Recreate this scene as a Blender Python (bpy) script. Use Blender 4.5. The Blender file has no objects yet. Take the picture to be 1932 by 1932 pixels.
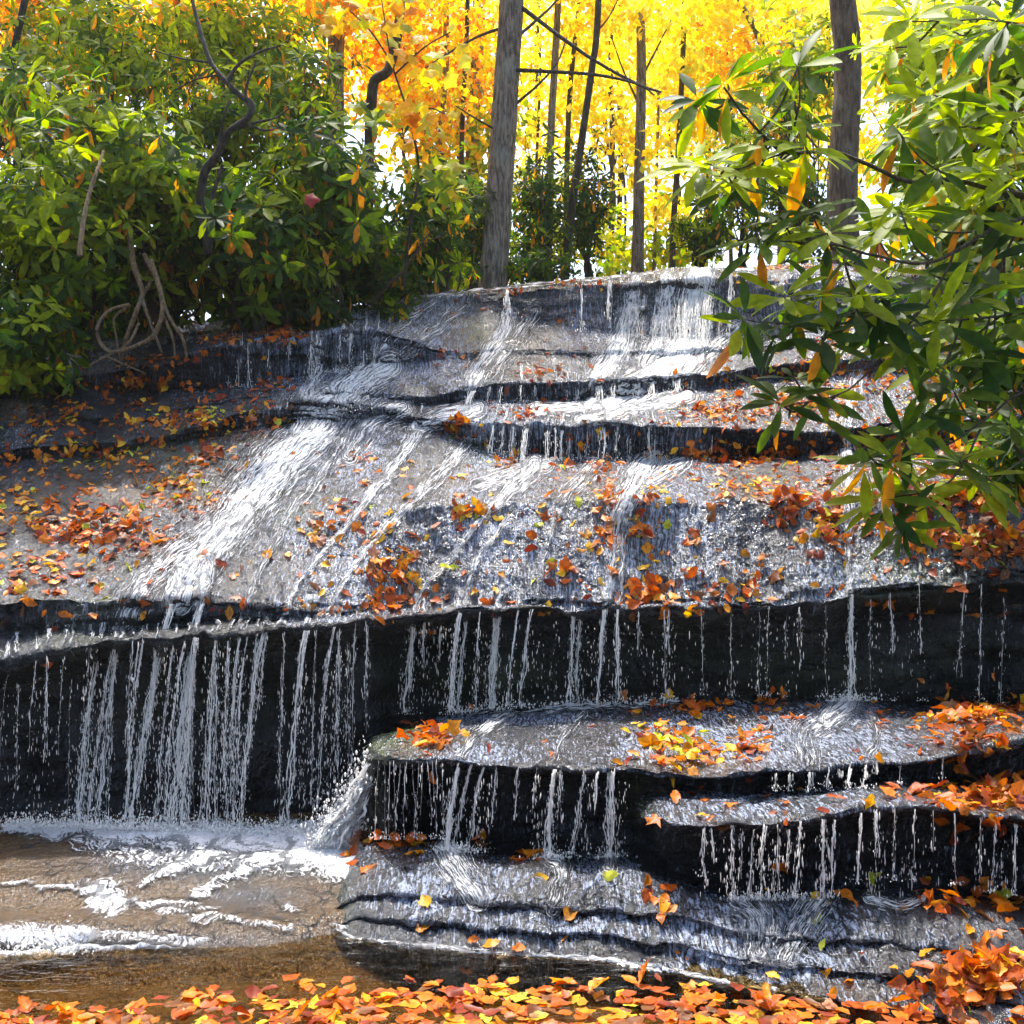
import bpy, math, random
import numpy as np
from mathutils import Vector, Matrix
from mathutils.bvhtree import BVHTree

R = np.random.default_rng(7)
random.seed(7)
scene = bpy.context.scene
COL = scene.collection
rad = math.radians

# ------------------------------------------------------------------ camera, sky, sun, exposure
CAM_Z = 1.6
cam_d = bpy.data.cameras.new('camera')
cam = bpy.data.objects.new('camera', cam_d)
COL.objects.link(cam)
cam.location = (0, 0, CAM_Z)
cam.rotation_euler = (rad(90), 0, 0)
cam_d.sensor_fit = 'HORIZONTAL'
cam_d.angle = rad(50)
cam_d.clip_start = 0.05
cam_d.clip_end = 3000
scene.camera = cam

SUN_EL, SUN_AZ = rad(67), rad(-16)          # azimuth from +Y towards +X
world = bpy.data.worlds.new('World')
scene.world = world
world.use_nodes = True
wn = world.node_tree
wn.nodes.clear()
sky = wn.nodes.new('ShaderNodeTexSky')
sky.sky_type = 'NISHITA'
sky.sun_disc = False
sky.sun_elevation = SUN_EL
sky.sun_rotation = SUN_AZ
sky.air_density = 1.0
sky.dust_density = 4.0
sky.ozone_density = 1.0
wb = wn.nodes.new('ShaderNodeBackground')
wb.inputs['Strength'].default_value = 0.15
wo = wn.nodes.new('ShaderNodeOutputWorld')
wn.links.new(sky.outputs[0], wb.inputs[0])
wn.links.new(wb.outputs[0], wo.inputs[0])

sl = bpy.data.lights.new('sun', 'SUN')
sl.energy = 2.4
sl.angle = rad(1.2)
sl.color = (1.0, 0.96, 0.89)
sun = bpy.data.objects.new('sun', sl)
COL.objects.link(sun)
sdir = Vector((math.sin(SUN_AZ) * math.cos(SUN_EL), math.cos(SUN_AZ) * math.cos(SUN_EL), math.sin(SUN_EL)))
sun.rotation_euler = sdir.to_track_quat('Z', 'Y').to_euler()
sun.location = (0, 10, 30)

scene.view_settings.view_transform = 'Standard'
scene.view_settings.look = 'None'
scene.view_settings.gamma = 1.0
scene.view_settings.exposure = 1.65
scene.cycles.max_bounces = 8
scene.cycles.transparent_max_bounces = 12
scene.cycles.caustics_reflective = False
scene.cycles.caustics_refractive = False
scene.cycles.sample_clamp_indirect = 6.0

# ------------------------------------------------------------------ helpers
KX = math.tan(rad(25)) / 966.0


def P(px, py, d):
    """The point at depth d (metres along the view) seen at px, py of the 1932 pixel photograph."""
    px, py, d = np.broadcast_arrays(np.asarray(px, float), np.asarray(py, float), np.asarray(d, float))
    return np.stack([(px - 966) * KX * d, d, CAM_Z - (py - 966) * KX * d], -1)


def project(v):
    d = np.maximum(v[..., 1], 0.05)
    return 966 + v[..., 0] / (KX * d), 966 - (v[..., 2] - CAM_Z) / (KX * d)


def _hash(i, j, k, seed):
    h = (i * 374761393 + j * 668265263 + k * 2147483647 + seed * 974634777) & 0xffffffff
    h = ((h ^ (h >> 13)) * 1274126177) & 0xffffffff
    h = ((h ^ (h >> 16)) * 2246822519) & 0xffffffff
    return ((h ^ (h >> 15)) & 0xffffff) / float(0xffffff)


def noise(p, seed=0):
    """Smooth value noise in about -1..1 at points p (..., 3)."""
    p = np.asarray(p, float)
    f = np.floor(p)
    t = p - f
    t = t * t * t * (t * (t * 6 - 15) + 10)
    i = f.astype(np.int64)
    r = 0
    for a in (0, 1):
        for b in (0, 1):
            for c in (0, 1):
                w = (t[..., 0] if a else 1 - t[..., 0]) * (t[..., 1] if b else 1 - t[..., 1]) * (t[..., 2] if c else 1 - t[..., 2])
                r = r + w * _hash(i[..., 0] + a, i[..., 1] + b, i[..., 2] + c, seed)
    return r * 2 - 1


def fbm(p, octv=4, seed=0, gain=0.5):
    p = np.asarray(p, float)
    s, a, tot = 0, 1.0, 0.0
    for o in range(octv):
        s = s + a * noise(p * 2 ** o + 17.3 * o, seed + o)
        tot += a
        a *= gain
    return s / tot


def n1(x, seed=0):
    x = np.asarray(x, float)
    return noise(np.stack([x, x * 0 + 0.37, x * 0 + 0.71], -1), seed)


def sstep(a, b, x):
    t = np.clip((x - a) / (b - a), 0, 1)
    return t * t * (3 - 2 * t)


def new_mesh(name, V, faces, mat=None, col=None, attrs=None, smooth=True):
    """faces: a list of integer arrays (n, k)."""
    V = np.ascontiguousarray(V, np.float32)
    me = bpy.data.meshes.new(name)
    me.vertices.add(len(V))
    me.vertices.foreach_set('co', V.ravel())
    faces = [np.asarray(f, np.int32) for f in faces if len(f)]
    loops = np.concatenate([f.ravel() for f in faces])
    sizes = np.concatenate([np.full(len(f), f.shape[1], np.int32) for f in faces])
    starts = np.concatenate([[0], np.cumsum(sizes)[:-1]]).astype(np.int32)
    me.loops.add(len(loops))
    me.loops.foreach_set('vertex_index', loops)
    me.polygons.add(len(sizes))
    me.polygons.foreach_set('loop_start', starts)
    me.polygons.foreach_set('use_smooth', np.full(len(sizes), smooth, bool))
    if col is not None:
        a = me.color_attributes.new('col', 'FLOAT_COLOR', 'POINT')
        c = np.ones((len(V), 4), np.float32)
        c[:, :3] = col
        a.data.foreach_set('color', c.ravel())
    for k, v in (attrs or {}).items():
        v = np.asarray(v, np.float32)
        if v.ndim == 1:
            me.attributes.new(k, 'FLOAT', 'POINT').data.foreach_set('value', v)
        else:
            me.attributes.new(k, 'FLOAT_VECTOR', 'POINT').data.foreach_set('vector', v.ravel())
    me.update(calc_edges=True)
    me.validate()
    if mat:
        me.materials.append(mat)
    return me


def tag(o, label=None, cat=None, group=None, kind=None):
    if label: o['label'] = label
    if cat: o['category'] = cat
    if group: o['group'] = group
    if kind: o['kind'] = kind
    return o


def link(name, me, parent=None, loc=None):
    o = bpy.data.objects.new(name, me)
    COL.objects.link(o)
    if loc is not None:
        o.location = loc
    if parent is not None:
        o.parent = parent
        o.matrix_parent_inverse = Matrix.Translation(-parent.location) if loc is None else Matrix()
    return o


def empty(name, loc):
    o = bpy.data.objects.new(name, None)
    COL.objects.link(o)
    o.location = [float(c) for c in loc]
    o.empty_display_size = 0.1
    return o


class Buf:
    def __init__(s):
        s.V, s.F, s.C, s.n = [], {}, [], 0

    def add(s, V, faces, col=(1, 1, 1)):
        V = np.asarray(V, float).reshape(-1, 3)
        for f in faces:
            f = np.asarray(f)
            s.F.setdefault(f.shape[1], []).append(f + s.n)
        c = np.asarray(col, float)
        s.C.append(np.broadcast_to(c, V.shape).copy())
        s.V.append(V)
        s.n += len(V)

    def mesh(s, name, mat, smooth=True):
        return new_mesh(name, np.concatenate(s.V), [np.concatenate(v) for v in s.F.values()], mat, np.concatenate(s.C), smooth=smooth)

    def obj(s, name, mat, parent=None, smooth=True):
        return link(name, s.mesh(name, mat, smooth), parent)


def unit(v):
    return v / np.maximum(np.linalg.norm(v, axis=-1, keepdims=True), 1e-9)


def stamp(buf, tpl, O, A, B, C, col):
    """Many copies of a template (verts in the a, b, c frame; faces) at origins O with frame vectors A, B, C."""
    tv, tf = tpl
    O = np.asarray(O, float)
    n, m = len(O), len(tv)
    if n == 0:
        return
    V = O[:, None] + tv[None, :, 0:1] * A[:, None] + tv[None, :, 1:2] * B[:, None] + tv[None, :, 2:3] * C[:, None]
    offs = (np.arange(n) * m)[:, None, None]
    fs = [(np.asarray(f)[None] + offs).reshape(-1, len(f[0])) for f in tf]
    buf.add(V.reshape(-1, 3), fs, np.repeat(np.asarray(col, float), m, 0))


def curve_pts(pts, n):
    """Catmull-Rom through the given points."""
    p = np.asarray(pts, float)
    p = np.concatenate([[2 * p[0] - p[1]], p, [2 * p[-1] - p[-2]]])
    t = np.linspace(0, len(p) - 3 - 1e-6, n)
    i = t.astype(int)
    f = (t - i)[:, None]
    a, b, c, d = p[i], p[i + 1], p[i + 2], p[i + 3]
    return 0.5 * (2 * b + (c - a) * f + (2 * a - 5 * b + 4 * c - d) * f ** 2 + (3 * b - a - 3 * c + d) * f ** 3)


def tube(buf, pts, radii, sides=6, col=(1, 1, 1), bump=0.0, seed=0, cap=True):
    p = np.asarray(pts, float)
    n = len(p)
    r = np.broadcast_to(np.asarray(radii, float), (n,))
    t = unit(np.gradient(p, axis=0))
    up = np.where(np.abs(t[:, 2:3]) > 0.9, np.array([[1.0, 0, 0]]), np.array([[0, 0, 1.0]]))
    up = np.broadcast_to(up[n // 2], (n, 3))
    u = unit(np.cross(t, up))
    v = np.cross(t, u)
    a = np.linspace(0, 2 * math.pi, sides, endpoint=False)
    rr = r[:, None] * np.ones(sides)
    if bump:
        q = np.stack(np.broadcast_arrays(np.cos(a)[None] * 2.5 + seed, np.sin(a)[None] * 2.5, (np.arange(n) * 0.12)[:, None]), -1)
        rr = rr * (1 + bump * fbm(q, 3, seed))
    V = p[:, None] + rr[..., None] * (np.cos(a)[None, :, None] * u[:, None] + np.sin(a)[None, :, None] * v[:, None])
    idx = np.arange(n * sides).reshape(n, sides)
    nx = np.roll(idx, -1, 1)
    q = np.stack([idx[:-1], nx[:-1], nx[1:], idx[1:]], -1).reshape(-1, 4)
    V = V.reshape(-1, 3)
    faces = [q]
    if cap:
        V = np.concatenate([V, p[:1], p[-1:]])
        b0, b1 = n * sides, n * sides + 1
        faces.append(np.concatenate([np.stack([nx[0], idx[0], np.full(sides, b0)], -1), np.stack([idx[-1], nx[-1], np.full(sides, b1)], -1)]))
    buf.add(V, faces, col)


# ------------------------------------------------------------------ materials
class NT:
    def __init__(s, name):
        s.m = bpy.data.materials.new(name)
        s.m.use_nodes = True
        s.t = s.m.node_tree
        s.t.nodes.clear()
        s.out = s.t.nodes.new('ShaderNodeOutputMaterial')

    def n(s, typ, ins=None, **props):
        nd = s.t.nodes.new('ShaderNode' + typ)
        for k, v in props.items():
            setattr(nd, k, v)
        for k, v in (ins or {}).items():
            sock = nd.inputs[k]
            if isinstance(v, bpy.types.NodeSocket):
                s.t.links.new(v, sock)
            else:
                sock.default_value = v
        return nd

    def noise(s, vec, scale, detail=3, rough=0.5, dist=0.0):
        return s.n('TexNoise', {'Vector': vec, 'Scale': scale, 'Detail': detail, 'Roughness': rough, 'Distortion': dist}).outputs['Fac']

    def attr(s, name, out='Fac'):
        return s.n('Attribute', attribute_name=name).outputs[out]

    def math(s, op, a, b=0.0, clamp=False):
        nd = s.n('Math', {0: a, 1: b}, operation=op)
        nd.use_clamp = clamp
        return nd.outputs[0]

    def ramp(s, v, a, b, lo=0.0, hi=1.0):
        nd = s.n('MapRange', {'Value': v, 'From Min': a, 'From Max': b, 'To Min': lo, 'To Max': hi}, interpolation_type='SMOOTHSTEP')
        return nd.outputs[0]

    def mix(s, f, a, b):
        nd = s.n('Mix', data_type='RGBA')
        for sock, v in ((nd.inputs[0], f), (nd.inputs[6], a), (nd.inputs[7], b)):
            if isinstance(v, bpy.types.NodeSocket):
                s.t.links.new(v, sock)
            else:
                sock.default_value = v if not isinstance(v, tuple) else (v + (1.0,))[:4]
        return nd.outputs[2]

    def scaled(s, vec, sc):
        return s.n('Mapping', {'Vector': vec, 'Scale': sc}).outputs[0]

    def bump(s, h, strength, dist, normal=None):
        d = {'Height': h, 'Strength': strength, 'Distance': dist}
        if normal is not None:
            d['Normal'] = normal
        return s.n('Bump', d).outputs[0]

    def done(s, shader):
        s.t.links.new(shader, s.out.inputs['Surface'])
        return s.m


def mat_leaf(name, rough=0.42, trans=0.42, var=0.25, gain=1.0, spec=0.5, coat=0.0, blotch=0.0):
    t = NT(name)
    pos = t.n('NewGeometry').outputs['Position']
    c = t.attr('col', 'Color')
    f = t.noise(pos, 35.0, 2)
    if blotch:
        g = t.noise(pos, 22.0, 4, 0.7)
        c = t.mix(t.math('MULTIPLY', t.ramp(g, 0.52, 0.66), blotch), c, (0.16, 0.045, 0.012))
        g2 = t.noise(pos, 90.0, 2, 0.5)
        c = t.mix(t.math('MULTIPLY', t.ramp(g2, 0.66, 0.72), blotch), c, (0.06, 0.02, 0.008))
    hsv = t.n('HueSaturation', {'Color': c, 'Value': t.ramp(f, 0.25, 0.75, 1 - var, 1 + var), 'Hue': 0.5, 'Saturation': 1.0, 'Fac': 1.0}).outputs[0]
    b = t.n('BsdfPrincipled', {'Base Color': hsv, 'Roughness': rough, 'Specular IOR Level': spec, 'Coat Weight': coat, 'Coat Roughness': 0.15})
    tc = t.n('HueSaturation', {'Color': hsv, 'Value': gain, 'Hue': 0.5, 'Saturation': 1.1, 'Fac': 1.0}).outputs[0]
    tr = t.n('BsdfTranslucent', {'Color': tc}).outputs[0]
    mx = t.n('MixShader', {0: trans, 1: b.outputs[0], 2: tr}).outputs[0]
    return t.done(mx)


def mat_bark(name, a, b, scale=(9, 9, 1.6), lichen=0.0):
    t = NT(name)
    pos = t.n('NewGeometry').outputs['Position']
    v = t.scaled(pos, scale)
    f = t.noise(v, 4.0, 5, 0.65, 0.4)
    g = t.noise(pos, 5.0, 3)
    c = t.mix(t.ramp(f, 0.35, 0.65), a, b)
    c = t.mix(t.math('MULTIPLY', t.ramp(g, 0.5, 0.7), lichen), c, (0.30, 0.32, 0.24))
    bs = t.n('BsdfPrincipled', {'Base Color': c, 'Roughness': 0.85, 'Normal': t.bump(f, 1.0, 0.06)})
    return t.done(bs.outputs[0])


def mat_rock():
    t = NT('wet_rock')
    pos = t.n('NewGeometry').outputs['Position']
    flow = t.attr('flow', 'Vector')
    brown, moss, foam, dark = t.attr('brown'), t.attr('moss'), t.attr('foam'), t.attr('dark')
    big = t.noise(pos, 2.2, 5, 0.6)
    med = t.noise(pos, 11.0, 5, 0.65)
    fine = t.noise(pos, 70.0, 3, 0.7)
    st = t.noise(t.scaled(flow, (48, 7, 1)), 1.0, 4, 0.65, 0.5)
    st2 = t.noise(t.scaled(flow, (120, 15, 1)), 1.0, 2, 0.6, 0.6)
    grey = t.mix(t.ramp(med, 0.3, 0.7), (0.004, 0.005, 0.007), (0.016, 0.019, 0.027))
    grey = t.mix(t.ramp(big, 0.35, 0.7), grey, (0.012, 0.014, 0.018))
    br = t.mix(t.ramp(fine, 0.3, 0.7), (0.036, 0.019, 0.005), (0.14, 0.076, 0.021))
    c = t.mix(t.math('MULTIPLY', brown, t.ramp(med, 0.15, 0.45)), grey, br)
    mo = t.mix(t.ramp(fine, 0.3, 0.7), (0.03, 0.05, 0.006), (0.15, 0.21, 0.018))
    c = t.mix(t.math('MULTIPLY', moss, t.ramp(fine, 0.3, 0.6), True), c, mo)
    wp = t.n('VectorMath', {0: pos, 1: t.n('TexNoise', {'Vector': pos, 'Scale': 3.0, 'Detail': 3}).outputs['Color']}, operation='ADD').outputs[0]
    vor = t.n('TexVoronoi', {'Vector': t.scaled(wp, (1.0, 1.0, 2.6)), 'Scale': 1.15}, feature='DISTANCE_TO_EDGE').outputs['Distance']
    crack = t.ramp(vor, 0.0, 0.022)
    c = t.mix(crack, (0.003, 0.003, 0.003), c)
    c = t.mix(dark, c, (0.0035, 0.004, 0.004))  # shade of risers and hollows painted near black, along with dark wet algae
    grain = t.noise(t.scaled(pos, (1.0, 0.7, 0.55)), 95.0, 3, 0.65)
    grain2 = t.noise(t.scaled(pos, (1.0, 0.7, 0.6)), 38.0, 3, 0.6)
    h = t.math('ADD', t.math('MULTIPLY', med, 0.5), t.math('MULTIPLY', st, 0.35))
    h = t.math('ADD', h, t.math('ADD', t.math('MULTIPLY', st2, 0.3), t.math('MULTIPLY', crack, 0.5)))
    nrm0 = t.bump(h, 0.9, 0.026)
    nrm0 = t.bump(grain2, 1.0, 0.022, nrm0)
    nrm = t.bump(grain, 1.0, 0.012, nrm0)
    rough = t.ramp(med, 0.25, 0.75, 0.10, 0.30)
    rough = t.math('ADD', rough, t.math('MULTIPLY', dark, 0.35))
    rock = t.n('BsdfPrincipled', {'Base Color': c, 'Roughness': rough, 'Specular IOR Level': t.math('SUBTRACT', 0.6, t.math('MULTIPLY', dark, 0.6)), 'Normal': nrm,
                                  'Coat Weight': t.math('MULTIPLY', t.math('SUBTRACT', 1.0, dark), 0.4), 'Coat Roughness': 0.12, 'Coat Normal': nrm})
    # pale flecks: broken running water, plus sky glints on wet rock put into colour
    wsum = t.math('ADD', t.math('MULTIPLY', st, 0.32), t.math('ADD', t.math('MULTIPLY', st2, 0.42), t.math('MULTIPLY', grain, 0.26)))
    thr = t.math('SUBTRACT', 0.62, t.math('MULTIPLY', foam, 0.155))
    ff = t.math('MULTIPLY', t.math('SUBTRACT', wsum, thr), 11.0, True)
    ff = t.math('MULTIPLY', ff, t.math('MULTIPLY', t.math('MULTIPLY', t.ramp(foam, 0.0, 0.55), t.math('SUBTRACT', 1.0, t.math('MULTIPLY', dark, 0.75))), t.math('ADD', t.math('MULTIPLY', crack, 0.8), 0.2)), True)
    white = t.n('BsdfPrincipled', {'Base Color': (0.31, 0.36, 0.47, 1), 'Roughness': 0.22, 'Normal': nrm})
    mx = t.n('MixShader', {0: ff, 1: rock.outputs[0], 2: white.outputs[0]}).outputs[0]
    return t.done(mx)


def mat_foam(name='white_water', streak=(105, 5.5, 1), thr=0.90, gain=2.8, amt=0.72):
    t = NT(name)
    flow = t.attr('flow', 'Vector')
    foam = t.attr('foam')
    pos = t.n('NewGeometry').outputs['Position']
    a = t.noise(t.scaled(flow, streak), 1.0, 5, 0.62, 0.25)
    b = t.noise(pos, 48.0, 4, 0.65)
    s = t.math('ADD', t.math('MULTIPLY', a, 0.8), t.math('MULTIPLY', b, 0.2))
    s2 = t.math('ADD', t.math('MULTIPLY', t.math('SUBTRACT', s, 0.5), 3.6), 0.5)
    f = t.math('MULTIPLY', t.math('SUBTRACT', t.math('ADD', s2, t.math('MULTIPLY', foam, amt)), thr), gain, True)
    nrm = t.bump(s, 1.0, 0.03)
    white = t.n('BsdfPrincipled', {'Base Color': (0.94, 0.95, 0.96, 1), 'Roughness': 0.4, 'Normal': nrm})
    trl = t.n('BsdfTranslucent', {'Color': (0.9, 0.93, 0.95, 1), 'Normal': nrm})
    wm = t.n('MixShader', {0: 0.3, 1: white.outputs[0], 2: trl.outputs[0]}).outputs[0]
    gl = t.n('BsdfGlossy', {'Roughness': 0.12, 'Normal': nrm})
    tp = t.n('BsdfTransparent')
    fr = t.n('Fresnel', {'IOR': 1.33, 'Normal': nrm})
    clear = t.n('MixShader', {0: t.math('MULTIPLY', fr.outputs[0], t.ramp(foam, 0.2, 0.7)), 1: tp.outputs[0], 2: gl.outputs[0]}).outputs[0]
    return t.done(t.n('MixShader', {0: f, 1: clear, 2: wm}).outputs[0])


def mat_stream():
    t = NT('falling_water')
    pos = t.n('NewGeometry').outputs['Position']
    f = t.noise(t.scaled(pos, (60, 60, 12)), 1.0, 3)
    nrm = t.bump(f, 0.6, 0.02)
    w = t.n('BsdfPrincipled', {'Base Color': (0.97, 0.95, 0.91, 1), 'Roughness': 0.2, 'Normal': nrm, 'Specular IOR Level': 0.7})
    trl = t.n('BsdfTranslucent', {'Color': (0.98, 0.97, 0.94, 1), 'Normal': nrm})
    wm = t.n('MixShader', {0: 0.4, 1: w.outputs[0], 2: trl.outputs[0]}).outputs[0]
    tp = t.n('BsdfTransparent')
    lw = t.n('Fresnel', {'IOR': 1.33})
    cl = t.ramp(f, 0.35, 0.6, 0.35, 0.0)
    return t.done(t.n('MixShader', {0: cl, 1: wm, 2: tp.outputs[0]}).outputs[0])


def mat_water():
    t = NT('pool_water')
    pos = t.n('NewGeometry').outputs['Position']
    a = t.noise(t.scaled(pos, (1, 2.2, 1)), 7.0, 3, 0.5, 0.6)
    b = t.noise(t.scaled(pos, (1, 2.0, 1)), 30.0, 2)
    h = t.math('ADD', a, t.math('MULTIPLY', b, 0.2))
    nrm = t.bump(h, 0.6, 0.02)
    gl = t.n('BsdfGlossy', {'Roughness': 0.03, 'Normal': nrm})
    tp = t.n('BsdfTransparent', {'Color': (0.74, 0.60, 0.36, 1)})
    fr = t.n('Fresnel', {'IOR': 1.33, 'Normal': nrm})
    return t.done(t.n('MixShader', {0: fr.outputs[0], 1: tp.outputs[0], 2: gl.outputs[0]}).outputs[0])


def mat_ground():
    t = NT('forest_floor')
    pos = t.n('NewGeometry').outputs['Position']
    f = t.noise(pos, 6.0, 5, 0.7)
    g = t.noise(pos, 38.0, 3, 0.7)
    c = t.mix(t.ramp(f, 0.35, 0.65), (0.02, 0.013, 0.008), (0.08, 0.04, 0.015))
    c = t.mix(t.ramp(g, 0.52, 0.62), c, (0.20, 0.085, 0.02))
    return t.done(t.n('BsdfPrincipled', {'Base Color': c, 'Roughness': 0.9, 'Normal': t.bump(g, 1.0, 0.04)}).outputs[0])


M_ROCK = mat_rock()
M_FILM = mat_foam()
M_FOAM = mat_foam('churned_foam', (34, 26, 1), 0.90, 2.6, 1.0)
M_STREAM = mat_stream()
M_WATER = mat_water()
M_GROUND = mat_ground()
M_LEAF = mat_leaf('autumn_leaf', 0.45, 0.36, 0.3, 1.15, 0.3, 0.0, 0.8)
M_RHODO = mat_leaf('evergreen_leaf', 0.5, 0.58, 0.25, 2.0, 0.2)
M_CROWN = mat_leaf('crown_leaf', 0.55, 0.6, 0.15, 1.15, 0.3)
M_BARK = mat_bark('grey_bark', (0.07, 0.052, 0.038), (0.34, 0.275, 0.21), lichen=0.4)
M_BROWNBARK = mat_bark('brown_bark', (0.04, 0.026, 0.015), (0.16, 0.108, 0.066), lichen=0.25)
M_DARKBARK = mat_bark('dark_bark', (0.018, 0.014, 0.010), (0.075, 0.058, 0.042), lichen=0.2)
M_TWIG = mat_bark('twig_bark', (0.05, 0.032, 0.018), (0.15, 0.10, 0.06), (20, 20, 6), lichen=0.3)
M_STICK = mat_bark('peeled_wood', (0.22, 0.14, 0.07), (0.50, 0.34, 0.18), (20, 20, 3))
M_ROOT = mat_bark('root_bark', (0.10, 0.062, 0.03), (0.34, 0.225, 0.11), (14, 14, 6), lichen=0.3)

# ------------------------------------------------------------------ rock: lofts between lines measured on the photograph, each with its own depth
def gsm(a, k):
    w = np.exp(-0.5 * (np.arange(-3 * k, 3 * k + 1) / k) ** 2)
    return np.convolve(np.pad(a, 3 * k, 'edge'), w / w.sum(), 'valid')


def line(px, ys, ds, sm=6, jit=0.0, djit=0.0, seed=0):
    y = np.interp(px, *np.array(ys, float).T)
    d = np.interp(px, *np.array(ds, float).T) if isinstance(ds, list) else (ds if isinstance(ds, np.ndarray) else np.full(len(px), float(ds)))
    y, d = gsm(y, sm), gsm(d, sm)
    if jit:
        q = np.stack([px / 60.0, px * 0 + seed * 7.1, px * 0], -1)
        y = y + jit * fbm(q, 4, seed)
    if djit:
        q = np.stack([px / 110.0, px * 0 + seed * 3.7 + 50, px * 0], -1)
        d = d + djit * fbm(q, 5, seed + 40)
    return y, d


def cells(px, width, seed):
    """Blocky offsets along a broken ledge: one random value for each stretch of rock, with quick changes between."""
    q = px / width + 0.8 * n1(px / (width * 2.3), seed)
    i = np.floor(q).astype(np.int64)
    a = _hash(i, i * 0 + 3, i * 0 + 5, seed) * 2 - 1
    return gsm(a, 2)


def blocky(lo, px, seed, dy=5.0, dd=0.07):
    c = cells(px, 62, seed) * .6 + cells(px, 23, seed + 1) * .4
    e = cells(px, 47, seed + 2) * .6 + cells(px, 17, seed + 3) * .4
    return lo[0] + dy * e, lo[1] + dd * c


def loft(px, lines, rows, smooth_passes=4):
    pts = [P(px, y, d) for (y, d) in lines]
    G = []
    seg = []
    for i, n in enumerate(rows):
        t = np.linspace(0, 1, n, endpoint=False)[:, None, None]
        G.append(pts[i][None] * (1 - t) + pts[i + 1][None] * t)
        seg += [i + k / n for k in range(n)]
    G.append(pts[-1][None])
    seg.append(len(rows))
    G = np.concatenate(G)
    for _ in range(smooth_passes):
        G[1:-1] = 0.25 * G[:-2] + 0.5 * G[1:-1] + 0.25 * G[2:]
    return G, np.array(seg)


def grid_normals(G):
    du = np.gradient(G, axis=1)
    dv = np.gradient(G, axis=0)
    n = unit(np.cross(du, dv))
    return n


def roughen(G, amp=1.0, strata=0.05, seed=1, slab_fine=1.0):
    n = grid_normals(G)
    steep = sstep(0.42, 0.85, 1 - np.abs(n[..., 2]))
    q = G
    warp = 0.06 * fbm(q * 1.3, 3, seed + 3)
    z = q[..., 2] + warp
    sq = np.stack([q[..., 0] * 0.7, q[..., 1] * 0.7, z * 11], -1)
    st = fbm(sq, 4, seed + 5, 0.55)
    blocks = fbm(np.stack([q[..., 0] * 3.2, q[..., 1] * 1.5, z * 3], -1), 3, seed + 9)
    cols = fbm(np.stack([q[..., 0] * 16, q[..., 1] * 3, z * 1.2], -1), 3, seed + 11)
    disp = amp * (0.050 * fbm(q * 1.4, 3, seed) + 0.026 * fbm(q * 5.0, 4, seed + 1) + 0.008 * slab_fine * fbm(q * 20.0, 3, seed + 2) + 0.006 * fbm(q * np.array([55.0, 40.0, 34.0]), 2, seed + 4))
    disp = disp + steep * (strata * st + 0.05 * amp * blocks + 0.016 * amp * cols)
    # low bedding steps on the slabs too
    disp = disp + (1 - steep) * amp * 0.003 * np.sign(st) * np.abs(st) ** 0.4
    return G + n * disp[..., None], steep


def grid_faces(r, c):
    i = np.arange(r * c).reshape(r, c)
    return np.stack([i[:-1, :-1], i[:-1, 1:], i[1:, 1:], i[1:, :-1]], -1).reshape(-1, 4)


def flow_uv(G):
    s = np.concatenate([np.zeros((1, G.shape[1])), np.cumsum(np.linalg.norm(np.diff(G, axis=0), axis=-1), 0)])
    s = s.mean(1, keepdims=True) * 0.7 + s * 0.3
    return np.stack([G[..., 0], s, np.zeros_like(s)], -1)


def blob(pxg, pyg, spots):
    m = np.zeros(pxg.shape)
    for (x, y, rx, ry, a) in spots:
        m = np.maximum(m, a * np.exp(-(((pxg - x) / rx) ** 2 + ((pyg - y) / ry) ** 2)))
    return m


ROCKS = []      # grids for ray casts and for water films


def build_rock(name, label, px, lines, rows, amp, strata, seed, brown, moss, foam_glint_spots, shade_segs, cat='rock face', passes=4):
    G0, seg = loft(px, lines, rows, passes)
    G, steep = roughen(G0, amp, strata, seed)
    gx, gy = project(G)
    dk = np.zeros(len(seg))  # rows of steep risers and hollows that get the painted shade
    for (a, b, v) in shade_segs:
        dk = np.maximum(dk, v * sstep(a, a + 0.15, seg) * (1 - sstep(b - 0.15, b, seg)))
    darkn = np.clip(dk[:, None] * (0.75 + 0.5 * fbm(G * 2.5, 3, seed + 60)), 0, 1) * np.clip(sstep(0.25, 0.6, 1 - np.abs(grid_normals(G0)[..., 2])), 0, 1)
    br = blob(gx, gy, brown)
    ms = np.clip(blob(gx, gy, moss) * (0.6 + 0.9 * fbm(G * 3, 3, seed + 70)), 0, 1)
    fo = foam_glint_spots(gx, gy, seg, steep) if callable(foam_glint_spots) else blob(gx, gy, foam_glint_spots)
    me = new_mesh(name, G.reshape(-1, 3), [grid_faces(*G.shape[:2])], M_ROCK,
                  attrs={'flow': flow_uv(G0).reshape(-1, 3), 'brown': br.ravel(), 'moss': ms.ravel(), 'foam': fo.ravel(), 'dark': darkn.ravel()})
    o = tag(link(name, me), label, cat, None, 'structure')
    ROCKS.append({'G': G, 'gx': gx, 'gy': gy, 'seg': seg, 'n': grid_normals(G), 'name': name})
    return o


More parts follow.
